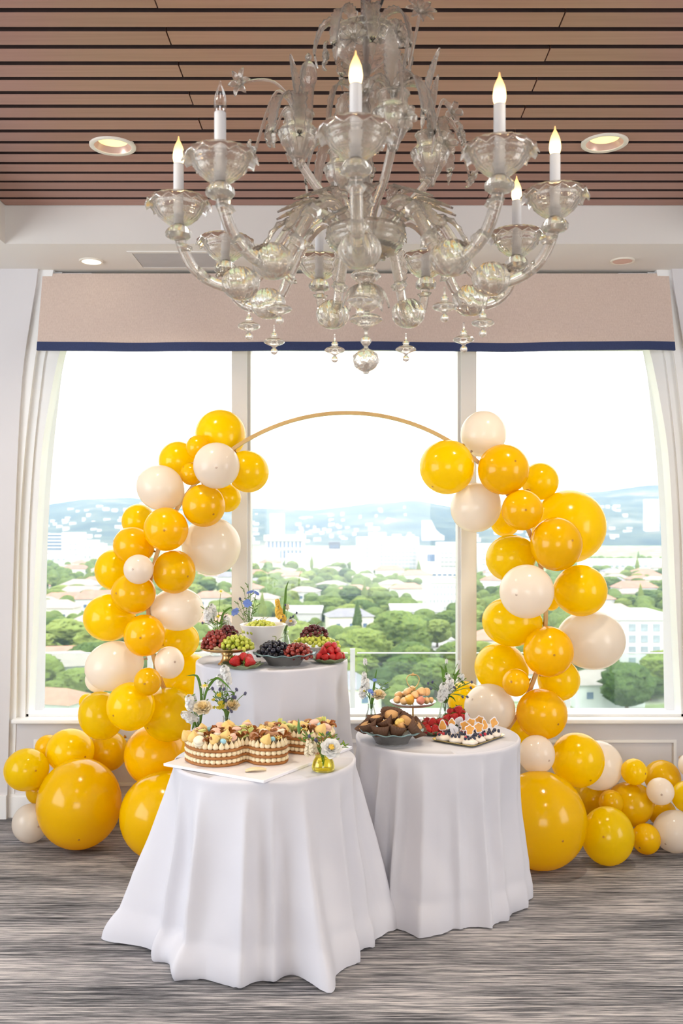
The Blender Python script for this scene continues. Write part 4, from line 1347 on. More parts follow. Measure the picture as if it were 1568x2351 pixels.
straw_me = {m.name: MB().lathe(s_prof, 18, mod=lambda r, z, a: (r * (1 + .05 * math.cos(3 * a + .5)), z)).mesh('berry', m, True, 0) for m in (m_straw, m_peach, m_peachy, m_pinkc)}
cm = MB()
for k in range(7):
    a = 2 * PI * k / 7
    M = Matrix.Rotation(a, 4, 'Z')
    cm.add([(0, -.06, .84), (.45, -.22, .96), (1.0, 0, .78 + .25 * (k % 2)), (.45, .22, .96), (0, .06, .84), (.45, 0, .90)], [(0, 1, 5), (1, 2, 5), (2, 3, 5), (3, 4, 5), (4, 0, 5)], M)
cm.tube([(0, 0, .8), (.05, 0, 1.0), (.12, 0, 1.25)], [.09, .07, .06], 6)
calyx_me = cm.mesh('calyx', m_calyx)


def strawberry(p, r, d, m, label, group):
    """d: direction the leafy end points to"""
    o = thing('strawberry', p, label, 'strawberry', group)
    q = Vector(d).to_track_quat('Z', 'Y').to_euler()
    link_mesh('berry', straw_me[m.name], o, rot=q, scale=(r, r, r)); link_mesh('calyx', calyx_me, o, rot=q, scale=(r, r, r))
    return o


# ---- vessels
m_goldp = mat('aged_gold', (.62, .40, .16), .30, metal=.9, var=.12, nscale=40)
m_bowlw = mat('white_ceramic', (.86, .82, .80), .2, var=.02, nscale=5, coat=.3)
m_bluegrey = mat('grey_pressed_glass', (.20, .19, .175), .25, metal=.25, var=.12, nscale=25, bump=.3, bscale=60)
m_teal = thin_glass('teal_rim_glass', (.55, .75, .76), .22, .05)
m_leafgl = mat('green_pressed_glass', (.30, .36, .20), .18, metal=.15, var=.2, nscale=30, transl=.35)
m_lace = mat('white_lace_glass', (.84, .82, .82), .3, var=.03, nscale=20, transl=.2)
m_silver = mat('silver_plate', (.75, .73, .70), .2, metal=.8, var=.06, nscale=20)


def vessel(name, px, Y, z, prof, m, label, cat, seg=48, mod=None, part='body', sub=4):
    o = thing(name, ((px - CX) / FPX * Y, Y, z), label, cat)
    pr = [(max(0, p.x), p.y) for p in spline([(r, zz, 0) for r, zz in prof], sub)]
    pr = [(0 if r < 1e-4 else r, zz) for r, zz in pr]
    MB().lathe(pr, seg, mod=mod).build(part, m, o, ang=0)
    return o


st = vessel('cake_stand', 522, 4.67, ZTB, [(0, .070), (.05, .070), (.10, .074), (.130, .084), (.136, .087), (.131, .080), (.10, .068), (.03, .064), (0, .064)], m_goldp, 'low gold pedestal stand heaped with red and green grapes', 'stand', part='plate')
MB().lathe([(0, 0), (.046, 0), (.048, .004), (.036, .014), (.027, .030), (.025, .048), (.034, .064), (0, .066)], 14, mod=lambda r, z, a: (r * (1 + .03 * math.cos(7 * a)), z)).build('pedestal', m_goldp, st, ang=0)
bw = vessel('fruit_bowl', 604, 4.92, ZTB, [(0, .0), (.060, .0), (.068, .006), (.088, .070), (.108, .140), (.121, .172), (.117, .173), (.104, .140), (.084, .075), (.05, .03), (0, .026)], m_bowlw, 'deep white ceramic bowl filled with green grapes', 'bowl')


def wave(n, amp): return lambda r, z, a: (r * (1 + (amp * math.cos(n * a) if r > .12 else 0)), z + (.004 * math.cos(n * a) if r > .12 else 0))


bb = vessel('glass_bowl', 653, 4.665, ZTB, [(0, .004), (.074, 0), (.080, .004), (.096, .026), (.118, .048), (.125, .053)], m_bluegrey, 'wide grey glass bowl with a rippled teal rim holding black and red grapes', 'bowl')
MB().lathe([(.120, .050), (.138, .055), (.156, .058), (.156, .061), (.138, .059), (.116, .053)], 72, mod=wave(12, .015)).build('rim', mat('teal_glass_rim', (.30, .44, .46), .15, metal=.2, var=.1, nscale=30, transl=.3), bb, ang=0)
MB().lathe([(0, .012), (.07, .012), (.095, .034), (.117, .054)], 40).build('inside', m_bluegrey, bb, ang=0)
sr = vessel('cake_stand', 727, 4.93, ZTB, [(0, .054), (.07, .054), (.112, .060), (.119, .066), (.115, .058), (.10, .050), (.04, .046), (0, .046)], m_lace, 'white pressed glass stand with a lacy rim under green and purple grapes', 'stand', 72, lambda r, z, a: (r * (1 + (.015 * math.cos(24 * a) if r > .1 else 0)), z), 'plate')
MB().lathe([(0, 0), (.055, 0), (.05, .008), (.024, .02), (.022, .04), (.04, .050), (0, .051)], 24).build('pedestal', m_lace, sr, ang=0)


def leafplate(px, Y, z, r, label):
    return vessel('leaf_plate', px, Y, z, [(0, .003), (r * .5, .0), (r * .6, .003), (r * .85, .012), (r, .022), (r * .98, .024), (r * .82, .016), (r * .55, .007), (0, .007)], m_leafgl, label, 'plate', 64, lambda q, zz, a: (q * (1 + (.07 * math.cos(9 * a) if q > r * .7 else 0)), zz + (.004 * math.cos(9 * a + 1) if q > r * .7 else 0)))


leafplate(556, 4.535, ZTB, .098, 'green leaf-shaped glass plate with three big strawberries by the gold stand')
leafplate(757, 4.735, ZTB, .086, 'greenish leaf-shaped glass plate with a heap of strawberries by the teal-rimmed bowl')

# ---- fruit on the tall table
gs = Vector((st.location.x, st.location.y, ZTB + .074))
bunch(gs + Vector((-.058, .012, 0)), .066, .075, .100, 62, m_gr, 'bunch of light red grapes on the gold pedestal stand')
bunch(gs + Vector((-.005, .055, .0)), .058, .055, .120, 40, m_gp, 'bunch of dark red grapes at the back of the gold pedestal stand')
bunch(gs + Vector((.052, -.035, 0)), .078, .062, .078, 62, m_gg, 'bunch of green grapes on the gold pedestal stand')
bp_ = bw.location
bunch(bp_ + Vector((-.01, -.01, .118)), .092, .085, .082, 64, m_gg, 'bunch of green grapes filling the deep white bowl')
bp_ = bb.location
bunch(bp_ + Vector((-.048, .008, .030)), .085, .085, .092, 75, m_gk, 'bunch of black grapes in the teal-rimmed glass bowl', r=.0118)
bunch(bp_ + Vector((.065, -.015, .030)), .070, .075, .082, 62, m_gr, 'bunch of red grapes in the teal-rimmed glass bowl')
bp_ = sr.location + Vector((0, 0, .058))
bunch(bp_ + Vector((-.008, -.018, 0)), .112, .075, .058, 66, m_gg, 'bunch of green grapes on the white lacy stand', sags=((.125, -.03, .004), (.118, -.01, .022)))
bunch(bp_ + Vector((-.012, .02, .030)), .07, .05, .085, 40, m_gp, 'bunch of purple grapes heaped on the green ones on the lacy stand')

LAB1 = ('ripe red strawberry on the leaf plate by the gold stand', 'strawberries on the plate by the gold stand')
for dx, dy, dz_, r, d in ((-.032, -.012, .034, .029, (-.5, .2, .5)), (.036, -.02, .032, .028, (-1, -.2, .1)), (.030, .03, .038, .027, (-.5, .3, .3)), (.004, .012, .052, .023, (0, 1, .3)), (-.02, .045, .034, .024, (0, 1, 0))):
    strawberry(Vector((-.514, 4.535, ZTB)) + Vector((dx, dy, dz_)), r, d, m_straw, *LAB1)
LAB2 = ('ripe red strawberry heaped on the leaf plate by the teal-rimmed bowl', 'strawberries on the plate by the teal-rimmed bowl')
c = Vector(((757 - CX) / FPX * 4.735, 4.735, ZTB))
for dx, dy, dz_, r in ((-.055, -.02, .030, .021), (-.022, -.035, .030, .021), (.012, -.032, .031, .022), (.045, -.022, .032, .022), (.062, .012, .030, .020), (-.045, .02, .035, .021), (.02, .02, .036, .022), (-.032, -.006, .058, .022), (.006, -.008, .060, .022), (.036, .004, .058, .021), (-.012, .010, .085, .021), (.022, .014, .082, .019), (-.03, .03, .066, .02)):
    strawberry(c + Vector((dx, dy, dz_)), r, (rf.uniform(-.7, .7), rf.uniform(.1, 1), rf.uniform(-.3, .8)), m_straw, *LAB2)

# ---- dessert table
pb = vessel('glass_bowl', 900, 4.33, ZT, [(0, .004), (.070, 0), (.076, .004), (.090, .026), (.112, .048), (.118, .052)], m_bluegrey, 'wide grey glass bowl holding brown paper-cupped cakes', 'bowl')
MB().lathe([(.114, .049), (.132, .054), (.146, .057), (.146, .060), (.132, .058), (.11, .052)], 72, mod=wave(12, .015)).build('rim', MATS['teal_glass_rim'], pb, ang=0)
MB().lathe([(0, .012), (.066, .012), (.09, .034), (.111, .053)], 40).build('inside', m_bluegrey, pb, ang=0)
m_paper = mat('brown_baking_paper', (.115, .052, .026), .65, var=.35, nscale=60, bump=.2, bscale=120)
m_sponge = mat('golden_sponge', (.68, .38, .15), .8, var=.18, nscale=50, bump=.4, bscale=120)
m_cream = mat('cream_swirl', (.82, .56, .14), .5, var=.12, nscale=60)
wrap = MB()
wrap.lathe([(0, 0), (.55, 0), (.62, .05), (.80, .55), (1.02, 1.05), (1.0, 1.05), (.77, .56), (.58, .08), (0, .06)], 60, mod=lambda r, z, a: (r * (1 + (.055 * math.cos(20 * a) if z > .04 else 0)), z * (1 + .12 * math.cos(2 * a))))
wrap_me = wrap.mesh('paper_cup', m_paper, True, 0)
dome_me = MB().lathe([(0, .1), (.6, .2), (.80, .6), (.86, .85), (.74, 1.08), (.45, 1.26), (0, 1.34)], 24, mod=lambda r, z, a: (r * (1 + .05 * math.cos(3 * a)), z)).mesh('sponge', m_sponge, True, 0)
LABP = ('small sponge cake in a pleated brown paper cup, piled in the grey glass bowl', 'paper-cupped cakes in the grey glass bowl')
b0 = Vector(pb.location)
for dx, dy, dz_, r, rx, ry in ((-.100, -.03, .052, .043, -.9, -.35), (-.052, -.07, .040, .045, -1.15, .0), (.012, -.065, .044, .042, -1.1, .25), (.085, -.045, .050, .048, -.7, .9), (-.02, -.01, .068, .042, -.8, -.5), (.052, .02, .070, .050, .5, .55), (-.068, .03, .078, .042, -.25, -.15), (.0, .055, .088, .050, .8, .1), (-.11, .04, .046, .042, -.2, -.7), (.10, .03, .054, .042, .1, .9), (.02, .0, .045, .042, 0, 0)):
    o = thing('cupcake', b0 + Vector((dx, dy, dz_)), LABP[0], 'cake', LABP[1])
    rzz = rf.uniform(-.3, .3)
    for me, nm in ((wrap_me, 'paper_cup'), (dome_me, 'sponge')):
        k = 1.0 if nm == 'paper_cup' else .9
        link_mesh(nm, me, o, rot=(rx * .35 + .1, ry, rzz), scale=(r * k, r * k, r * (.95 if k == 1 else .72)))
o = thing('pastry_cone', b0 + Vector((.040, -.03, .085)), 'small pastry with a bright yellow cream swirl lying on the brown cupped cakes', 'pastry')
MB().lathe([(0, -.035), (.012, -.032), (.016, -.01), (.020, .008), (0, .012)], 18).build('pastry', m_sponge, o, rot=(-.3, -.5, 0), ang=0)
MB().lathe([(0, .0), (.019, .004), (.024, .014), (.020, .024), (.010, .032), (0, .034)], 30, mod=lambda r, z, a: (r * (1 + .14 * math.cos(6 * a + z * 120)), z)).build('cream', m_cream, o, rot=(-.5, -.5, 0), ang=0)

ts = vessel('tiered_stand', 948, 4.56, ZT, [(0, .132), (.06, .132), (.095, .136), (.112, .146), (.110, .148), (.09, .139), (.05, .136), (0, .136)], m_silver, 'gold-stemmed tiered stand with a silver plate of coated strawberries', 'stand', part='plate')
MB().lathe([(0, .126), (.06, .127), (.098, .133), (.106, .140), (.095, .1365), (.06, .131), (0, .131)], 40).build('plate_underside', mat('wooden_underside', (.30, .12, .06), .4, var=.15), ts, ang=0)
MB().lathe([(0, 0), (.042, 0), (.040, .006), (.006, .012), (.0045, .06), (.0045, .13)], 24).build('stem', m_goldp, ts, ang=0)
mb = MB(); hp = [(.030 * math.sin(a) * (1 - .25 * math.cos(a)), 0, .245 - .034 * math.cos(a)) for a in [2 * PI * i / 30 for i in range(31)]]
mb.tube(hp, .0022, 8); mb.tube([(0, 0, .13), (0, 0, .212)], .003, 8); mb.add([(-.012, -.002, .272), (.012, -.002, .272), (0, -.002, .288), (-.012, .002, .272), (.012, .002, .272), (0, .002, .288)], [(0, 1, 2), (3, 5, 4), (0, 3, 4, 1), (1, 4, 5, 2), (2, 5, 3, 0)])
mb.build('handle', m_goldp, ts, ang=0)
c = Vector(ts.location) + Vector((0, 0, .138))
LABC = ('strawberry coated in pale peach chocolate on the tiered stand', 'peach-coated strawberries on the tiered stand')
for dx, dy, dz_, r, m in ((-.078, -.03, .020, .020, m_peach), (-.045, -.055, .020, .020, m_peach), (-.022, -.058, .028, .027, m_peachy), (.030, -.062, .024, .022, m_pinkc), (.062, -.04, .020, .018, m_peach), (.085, -.012, .018, .016, m_peach), (-.072, .01, .036, .022, m_peach), (-.028, -.012, .056, .021, m_peach), (.008, -.04, .044, .021, m_peach), (.040, -.018, .056, .024, m_peach), (.066, .012, .050, .022, m_peach), (-.005, .018, .062, .021, m_peach), (.028, .04, .036, .022, m_peach), (-.045, .045, .03, .022, m_peach)):
    nm = {'golden_coating': ('strawberry coated in golden yellow chocolate on the tiered stand', None), 'rosy_coating': ('strawberry with a rosy coating on the tiered stand', None)}.get(m.name, LABC)
    strawberry(c + Vector((dx, dy, dz_)), r, (rf.uniform(-.4, .5), 1, rf.uniform(-.5, .4)), m, *nm)
leafplate(997, 4.50, ZT, .070, 'small green leaf plate of strawberries between the tiered stand and the tray')
c = Vector(((997 - CX) / FPX * 4.50, 4.50, ZT))
LAB3 = ('glossy strawberry on the small leaf plate between the tiered stand and the tray', 'strawberries on the small plate by the tray')
for dx, dy, dz_, r in ((-.035, -.04, .030, .024), (.0, -.045, .032, .024), (.035, -.03, .030, .022), (-.045, .0, .038, .023), (-.012, .0, .056, .023), (.025, .005, .056, .022), (-.03, .03, .052, .022), (.02, .035, .04, .022), (.048, .02, .045, .022)):
    strawberry(c + Vector((dx, dy, dz_)), r, (rf.uniform(-.6, .6), rf.uniform(.2, 1), rf.uniform(.1, .9)), m_straw, *LAB3)
leafplate(1047, 4.73, ZT, .075, 'green leaf plate of strawberries behind the gold-edged dessert tray')
c = Vector(((1047 - CX) / FPX * 4.73, 4.73, ZT))
LAB4 = ('dark red strawberry on the leaf plate behind the gold-edged tray', 'strawberries behind the tray')
for dx, dy, dz_, r in ((-.045, -.02, .034, .023), (-.012, -.03, .04, .024), (.025, -.02, .036, .023), (.05, .0, .032, .022), (.012, .0, .068, .025), (-.025, .01, .058, .022), (.03, .03, .05, .022)):
    strawberry(c + Vector((dx, dy, dz_)), r, (rf.uniform(-.5, .5), .4, rf.uniform(.3, 1)), m_straw, *LAB4)

# gold-edged tray with meringue nests
F, L_, R_ = G(1087, 1719, ZT), G(987, 1703, ZT), G(1163, 1692, ZT)
tc_ = F + (L_ - F) / 2 + (R_ - F) / 2
trz = math.atan2(R_.y - F.y, R_.x - F.x)
LX, LY = (R_ - F).length / 2, (L_ - F).length / 2
tr = thing('dessert_tray', tc_, 'rectangular gold-edged tray full of meringue nests', 'tray', rz=trz)


def rrect(lx, ly, r, n=6):
    out = []
    for cx, cy, a0 in ((lx - r, ly - r, 0), (-lx + r, ly - r, 90), (-lx + r, -ly + r, 180), (lx - r, -ly + r, 270)):
        for i in range(n + 1):
            a = math.radians(a0 + 90 * i / n); out.append((cx + r * math.cos(a), cy + r * math.sin(a)))
    return out


rings = [(rrect(LX - .014, LY - .014, .012), .002), (rrect(LX - .012, LY - .012, .014), .003), (rrect(LX, LY, .022), .011), (rrect(LX, LY, .022), .013), (rrect(LX - .013, LY - .013, .013), .005)]
vs, fs = [], []
n_ = len(rings[0][0])
for pr, z in rings: vs += [(x, y, z) for x, y in pr]
for j in range(len(rings) - 1):
    for i in range(n_):
        k = (i + 1) % n_; fs.append((j * n_ + i, j * n_ + k, (j + 1) * n_ + k, (j + 1) * n_ + i))
fs.append(tuple(reversed(range(n_)))); fs.append(tuple((len(rings) - 1) * n_ + i for i in range(n_)))
MB().add(vs, fs).build('tray_body', mat('gold_foil', (.80, .62, .25), .22, metal=.9, var=.1, nscale=50), tr)
m_mer = mat('meringue', (.86, .76, .66), .6, var=.06, nscale=40, sub=.1)
m_blue = mat('blueberry', (.018, .024, .055), .45, var=.3, nscale=60)
m_rasp = mat('raspberry', (.50, .02, .04), .45, var=.2, nscale=60)
m_card = mat('white_topper_card', (.84, .80, .82), .5, var=.02)
m_cookie = mat('orange_print', (.80, .38, .08), .5, var=.12, nscale=40)
m_lilac = mat('lilac_card_back', (.68, .60, .66), .5, var=.03)
mer_me = MB().lathe([(0, 0), (.030, 0), (.036, .006), (.035, .014), (.028, .022), (.020, .028), (.008, .029), (0, .026)], 28, mod=lambda r, z, a: (r * (1 + .07 * math.cos(5 * a + z * 150)), z)).mesh('meringue', m_mer, True, 0)
ber_me = MB().ell((0, 0, 0), .0068, 12, 8).mesh('blueberry', m_blue, True, 0)
ras_me = MB().ell((0, 0, 0), .0072, 12, 8).mesh('raspberry', m_rasp, True, 0)


def blob(seed, w, h):
    rr = random.Random(seed); out = []
    k1, k2, p1, p2 = rr.choice((3, 4, 5)), rr.choice((2, 3)), rr.uniform(0, 6), rr.uniform(0, 6)
    for i in range(26):
        a = 2 * PI * i / 26; q = 1 + .15 * math.cos(k1 * a + p1) + .10 * math.cos(k2 * a + p2)
        out.append((w * q * math.cos(a), h * q * math.sin(a)))
    return out


def topper_mesh(seed):
    n = 26; mb = MB(); pr = blob(seed, .021, .025)
    z0 = .026
    vs = [(x, -.0008, z + z0) for x, z in pr] + [(x, .0008, z + z0) for x, z in pr]
    mb.add(vs, [tuple(reversed(range(n))), tuple(range(n, 2 * n))] + [(i, (i + 1) % n, (i + 1) % n + n, i + n) for i in range(n)])
    mb.box(-.0012, .0012, -.0008, .0008, -.014, z0)
    a = mb.mesh('topper', m_card, False)
    m2 = MB(); m2.add([(x * .82, -.0013, z * .82 + z0) for x, z in pr] + [(x * .82, -.0007, z * .82 + z0) for x, z in pr], [tuple(reversed(range(n)))] + [(i, (i + 1) % n, (i + 1) % n + n, i + n) for i in range(n)])
    b = m2.mesh('topper_print', m_cookie, False)
    return a, b


tops = [topper_mesh(s) for s in range(6)]
for i in range(4):
    for j in range(3):
        lx = -LX + .046 + i * (2 * LX - .092) / 3; ly = -LY + .044 + j * (2 * LY - .088) / 2
        w = tc_ + Matrix.Rotation(trz, 3, 'Z') @ Vector((lx + rf.uniform(-.003, .003), ly + rf.uniform(-.003, .003), .004))
        o = thing('meringue_nest', w, 'meringue nest topped with blueberries and a cut-out card on the gold-edged tray', 'meringue', 'meringue nests on the tray', rf.uniform(-.5, .5))
        link_mesh('meringue', mer_me, o)
        nb = 9
        for k in range(nb):
            a = 2 * PI * k / nb + rf.uniform(-.2, .2); q = rf.uniform(.013, .027)
            me, nm = (ras_me, 'raspberry') if rf.random() < .14 else (ber_me, 'blueberry')
            link_mesh(nm, me, o, (q * math.cos(a), q * math.sin(a), .034 - q * .25 + rf.uniform(0, .003)))
        ta, tb2 = rf.choice(tops)
        yaw = rf.choice((rf.uniform(-.5, .5), rf.uniform(-.5, .5), rf.uniform(-.6, .2), 2.6))
        e1 = link_mesh('topper', ta, o, (rf.uniform(-.006, .006), .004, .040), (rf.uniform(-.35, .15), rf.uniform(-.4, .4), yaw))
        link_mesh('topper_print', tb2, e1)

# ---- biscuit cake
m_board = mat('white_cake_board', (.84, .82, .86), .3, var=.02, coat=.2)
B_L, B_F, B_R = Vector((-.758, 3.908)), Vector((-.339, 3.608)), Vector((.006, 4.178)); B_B = B_L + B_R - B_F
bc = (B_L + B_R) / 2
bd = thing('cake_board', (bc.x, bc.y, ZT), 'square white board under the biscuit cake', 'board', rz=math.atan2(B_R.y - B_F.y, B_R.x - B_F.x))
bo = MB().box(-(B_R - B_F).length / 2, (B_R - B_F).length / 2, -(B_L - B_F).length / 2, (B_L - B_F).length / 2, .001, .0125).build('board', m_board, bd, smooth=False)
bv = bo.modifiers.new('round', 'BEVEL'); bv.width = .0015; bv.segments = 2
ZC = ZT + .0127
OUT = [(-.692, 3.96), (-.66, 3.885), (-.60, 3.832), (-.53, 3.818), (-.463, 3.85), (-.428, 3.905), (-.385, 3.862), (-.325, 3.848), (-.268, 3.875), (-.252, 3.93), (-.268, 4.0), (-.262, 4.06), (-.205, 4.035), (-.135, 4.035), (-.07, 4.085), (-.06, 4.155), (-.11, 4.215), (-.20, 4.225), (-.30, 4.185), (-.40, 4.16), (-.52, 4.13), (-.61, 4.085), (-.665, 4.03)]
oc = Vector((-.40, 4.0))
outl = [Vector((p.x, p.y)) for p in spline([(x - oc.x, y - oc.y, 0) for x, y in OUT], 5, True)]
ck = thing('biscuit_cake', (oc.x, oc.y, ZC), 'three-layer biscuit and piped cream cake decorated with macarons and gold', 'cake')


def offset(poly, d):
    out = []; m = len(poly)
    for i, p in enumerate(poly):
        tdir = (poly[(i + 1) % m] - poly[i - 1]).normalized(); nrm = Vector((tdir.y, -tdir.x))
        out.append(p + nrm * d)
    return out


def prism(poly, z0, z1, rd=.003):
    """flat-topped slab with rounded edges"""
    rows = [(offset(poly, -rd), z0), (poly, z0 + rd), (poly, z1 - rd), (offset(poly, -rd), z1)]
    m = len(poly); vs, fs = [], []
    for pr, z in rows: vs += [(p.x, p.y, z) for p in pr]
    for j in range(3):
        for i in range(m):
            k = (i + 1) % m; fs.append((j * m + i, j * m + k, (j + 1) * m + k, (j + 1) * m + i))
    fs.append(tuple(reversed(range(m)))); fs.append(tuple(3 * m + i for i in range(m)))
    return MB().add(vs, fs)


m_bisc = mat('baked_biscuit', (.36, .135, .030), .6, var=.18, nscale=30, bump=.2, bscale=90)
m_pip = mat('piped_cream', (.84, .70, .46), .45, var=.04, nscale=40, sub=.15)
LH = .029
for k in range(3):
    prism(outl, LH * k, LH * k + .0115, .004).build('biscuit_layer', m_bisc, ck)
for k in range(2):
    prism(offset(outl, -.016), LH * k + .011, LH * (k + 1) + .001, .001).build('cream_filling', m_pip, ck)
dol_me = MB().lathe([(0, 0), (.007, 0), (.0118, .005), (.0124, .010), (.0095, .0165), (.003, .0185), (0, .0185)], 14).mesh('cream_dollop', m_pip, True, 0)
kiss_me = MB().lathe([(0, 0), (.008, 0), (.0125, .006), (.0115, .014), (.007, .022), (.003, .030), (0, .036)], 14).mesh('cream_dollop', m_pip, True, 0)


def walk(poly, step):
    out, acc = [], 0
    m = len(poly)
    for i in range(m):
        a, b = poly[i], poly[(i + 1) % m]; d = (b - a).length
        while acc < d: out.append(a + (b - a) * acc / d); acc += step
        acc -= d
    return out


for k in range(2):
    for p in walk(offset(outl, -.0105), .0218):
        link_mesh('cream_dollop', dol_me, ck, (p.x, p.y, LH * k + .0108), (0, 0, rf.uniform(0, 3)), (1, 1, 1.0))
ztop = LH * 2 + .0112


def inside(poly, q):
    c = False; m = len(poly)
    for i in range(m):
        a, b = poly[i], poly[i - 1]
        if (a.y > q.y) != (b.y > q.y) and q.x < (b.x - a.x) * (q.y - a.y) / (b.y - a.y) + a.x: c = not c
    return c


for p in walk(offset(outl, -.013), .0225):
    link_mesh('cream_dollop', kiss_me, ck, (p.x, p.y, ztop), (rf.uniform(-.1, .1), rf.uniform(-.1, .1), 0), (1, 1, rf.uniform(.85, 1.1)))
inner = offset(outl, -.036)
pts = []
for _ in range(3000):
    q = Vector((rf.uniform(-.3, .35), rf.uniform(-.2, .24)))
    if inside(inner, q) and all((q - o).length > .026 for o in pts): pts.append(q)
for q in pts[:70]: link_mesh('cream_dollop', kiss_me, ck, (q.x, q.y, ztop), (0, 0, 0), (1.05, 1.05, rf.uniform(.8, 1)))
# toppings
m_mac = [mat('pink_macaron', (.80, .50, .38), .6, var=.06, nscale=50), mat('brown_macaron', (.42, .20, .09), .6, var=.1, nscale=50), mat('lime_macaron', (.62, .64, .22), .6, var=.06, nscale=50), mat('cream_macaron', (.82, .74, .58), .6, var=.06, nscale=50)]
m_egg = mat('blue_candy', (.32, .58, .66), .25, var=.05, coat=.4)
m_mery = mat('yellow_meringue', (.82, .56, .20), .6, var=.08, nscale=50)
m_shard = mat('caramel_shard', (.36, .12, .025), .35, var=.25, nscale=50)
m_goldl = mat('gold_leaf', (.83, .60, .22), .18, metal=1.0, var=.15, nscale=90)
m_lime = mat('lime_petal', (.66, .68, .25), .5, var=.1, nscale=50)
MACP = [(0, 0), (.013, 0), (.0155, .004), (.015, .007), (.0135, .0075), (.0135, .011), (.015, .0115), (.0155, .014), (.012, .0185), (.005, .0205), (0, .0208)]
mac_me = [MB().lathe(MACP, 20).mesh('macaron', m) for m in m_mac]
egg_me = MB().ell((0, 0, 0), (.011, .0085, .0075), 14, 10).mesh('candy_egg', m_egg, True, 0)
mery_me = MB().lathe([(0, 0), (.012, 0), (.0165, .007), (.014, .016), (.008, .024), (.002, .031), (0, .032)], 24, mod=lambda r, z, a: (r * (1 + .12 * math.cos(6 * a + z * 130)), z)).mesh('meringue_kiss', m_mery, True, 0)
sh = MB()
for k in range(6):
    l = leaf_mesh([(0, 0, 0), (.008, 0, .008), (.017, .002, .012), (.022, .006, .006)], .006, .05, .6, 8, .0012); sh.add(l.v, l.f, Matrix.Rotation(k * 1.05 + .3 * (k % 2), 4, 'Z') @ Matrix.Rotation(.5 * (k % 3 - 1), 4, 'X'))
shard_me = sh.mesh('caramel_shard', m_shard)
gm = MB()
for k in range(7): gm.ell((rf.uniform(-.011, .011), rf.uniform(-.011, .011), rf.uniform(.002, .012)), rf.uniform(.0032, .005), 8, 6)
gold_me = gm.mesh('gold_pearls', m_goldl, True, 0)
pm = MB()
for k in range(4):
    l = leaf_mesh([(0, 0, 0), (.01, 0, .008), (.02, 0, .010), (.024, 0, .005)], .008, .03, .5, 8, .0012); pm.add(l.v, l.f, Matrix.Rotation(k * 1.6, 4, 'Z'))
petal_me = pm.mesh('lime_flower', m_lime)
gp = MB(); l = leaf_mesh([(0, 0, .004), (.015, 0, .014), (.032, 0, .016), (.045, .004, .008)], .014, .06, .5, 12, .002); gp.add(l.v, l.f); gpet_me = gp.mesh('gilded_petal', m_goldl)
inner2 = offset(outl, -.010)
tp_ = []
for _ in range(6000):
    q = Vector((rf.uniform(-.33, .36), rf.uniform(-.2, .25)))
    if inside(inner2, q) and all((q - o).length > .030 for o in tp_): tp_.append(q)
kinds = [(mac_me[0], 'macaron'), (mac_me[1], 'macaron'), (mac_me[2], 'macaron'), (mac_me[3], 'macaron'), (egg_me, 'candy_egg'), (mery_me, 'meringue_kiss'), (mery_me, 'meringue_kiss'), (mery_me, 'meringue_kiss'), (shard_me, 'caramel_shard'), (shard_me, 'caramel_shard'), (gold_me, 'gold_pearls'), (gold_me, 'gold_pearls'), (petal_me, 'lime_flower'), (mac_me[0], 'macaron')]
for i, q in enumerate(tp_[:120]):
    me, nm = kinds[(i * 5 + rf.randrange(3)) % len(kinds)]
    lay = nm in ('candy_egg', 'caramel_shard', 'gold_pearls', 'lime_flower', 'gilded_petal')
    link_mesh(nm, me, ck, (q.x, q.y, ztop + (.028 if lay else .018) + rf.uniform(0, .008)), (rf.uniform(-.55, .55), rf.uniform(-.55, .55), rf.uniform(0, 6)), (rf.uniform(1.35, 1.6),) * 3)
# a slip of cream on the board in front
c = G(587, 1772, ZC)
o = thing('wafer_piece', c, 'pale cream wafer lying loose on the cake board', 'wafer')
lp = leaf_mesh([(-.041, -.006, .004), (-.015, -.002, .009), (.015, .003, .010), (.042, .012, .006)], .017, .03, .25, 20, .007)
lp.build('wafer', mat('pale_wafer', (.82, .66, .40), .5, var=.06, nscale=40), o, ang=0)
# ------------------------------------------------------------------ vases and flowers
rg = random.Random(5)
m_vase = thin_glass('clear_vase_glass', (.93, .955, .945), .05, .03)
m_yvase = thin_glass('yellow_vase_glass', (.985, .95, .46), .02, .03)
m_stem = mat('flower_stem', (.13, .24, .05), .6, var=.2, nscale=40)
m_blade = mat('leaf_blade', (.18, .36, .05), .5, var=.2, nscale=30, transl=.3)
m_fwhite = mat('white_petal', (.92, .91, .88), .6, var=.03, nscale=60, transl=.25)
m_fcream = mat('cream_petal', (.88, .78, .58), .6, var=.05, nscale=60, transl=.25)
m_fyel = mat('yellow_petal', (.86, .56, .08), .6, var=.1, nscale=60, transl=.2)
m_fblue = mat('blue_petal', (.20, .31, .74), .6, var=.1, nscale=60, transl=.25)
m_fthis = mat('thistle_head', (.085, .085, .15), .7, var=.3, nscale=200)
m_fbutt = mat('yellow_button', (.66, .55, .03), .7, var=.15, nscale=120)
m_spikeg = mat('green_spike', (.12, .25, .07), .7, var=.3, nscale=120)


def petal(mb, r, w, lift, curl, M):
    """one cupped petal from the centre outwards"""
    n, c = 6, 5
    vs, fs = [], []
    for i in range(n + 1):
        t_ = i / n
        x = r * t_ * math.cos(lift * (1 - curl * t_)); z = r * t_ * math.sin(lift * (1 - curl * t_))
        ww = w * math.sin(PI * min(1, .18 + .72 * t_)) ** .7
        for q in range(c):
            u = q / (c - 1) * 2 - 1
            vs.append((x - .12 * r * u * u * t_, ww * u, z + .25 * ww * u * u))
    for i in range(n):
        for q in range(c - 1):
            a = i * c + q; fs.append((a, a + 1, a + c + 1, a + c))
    mb.add(vs, fs, M)


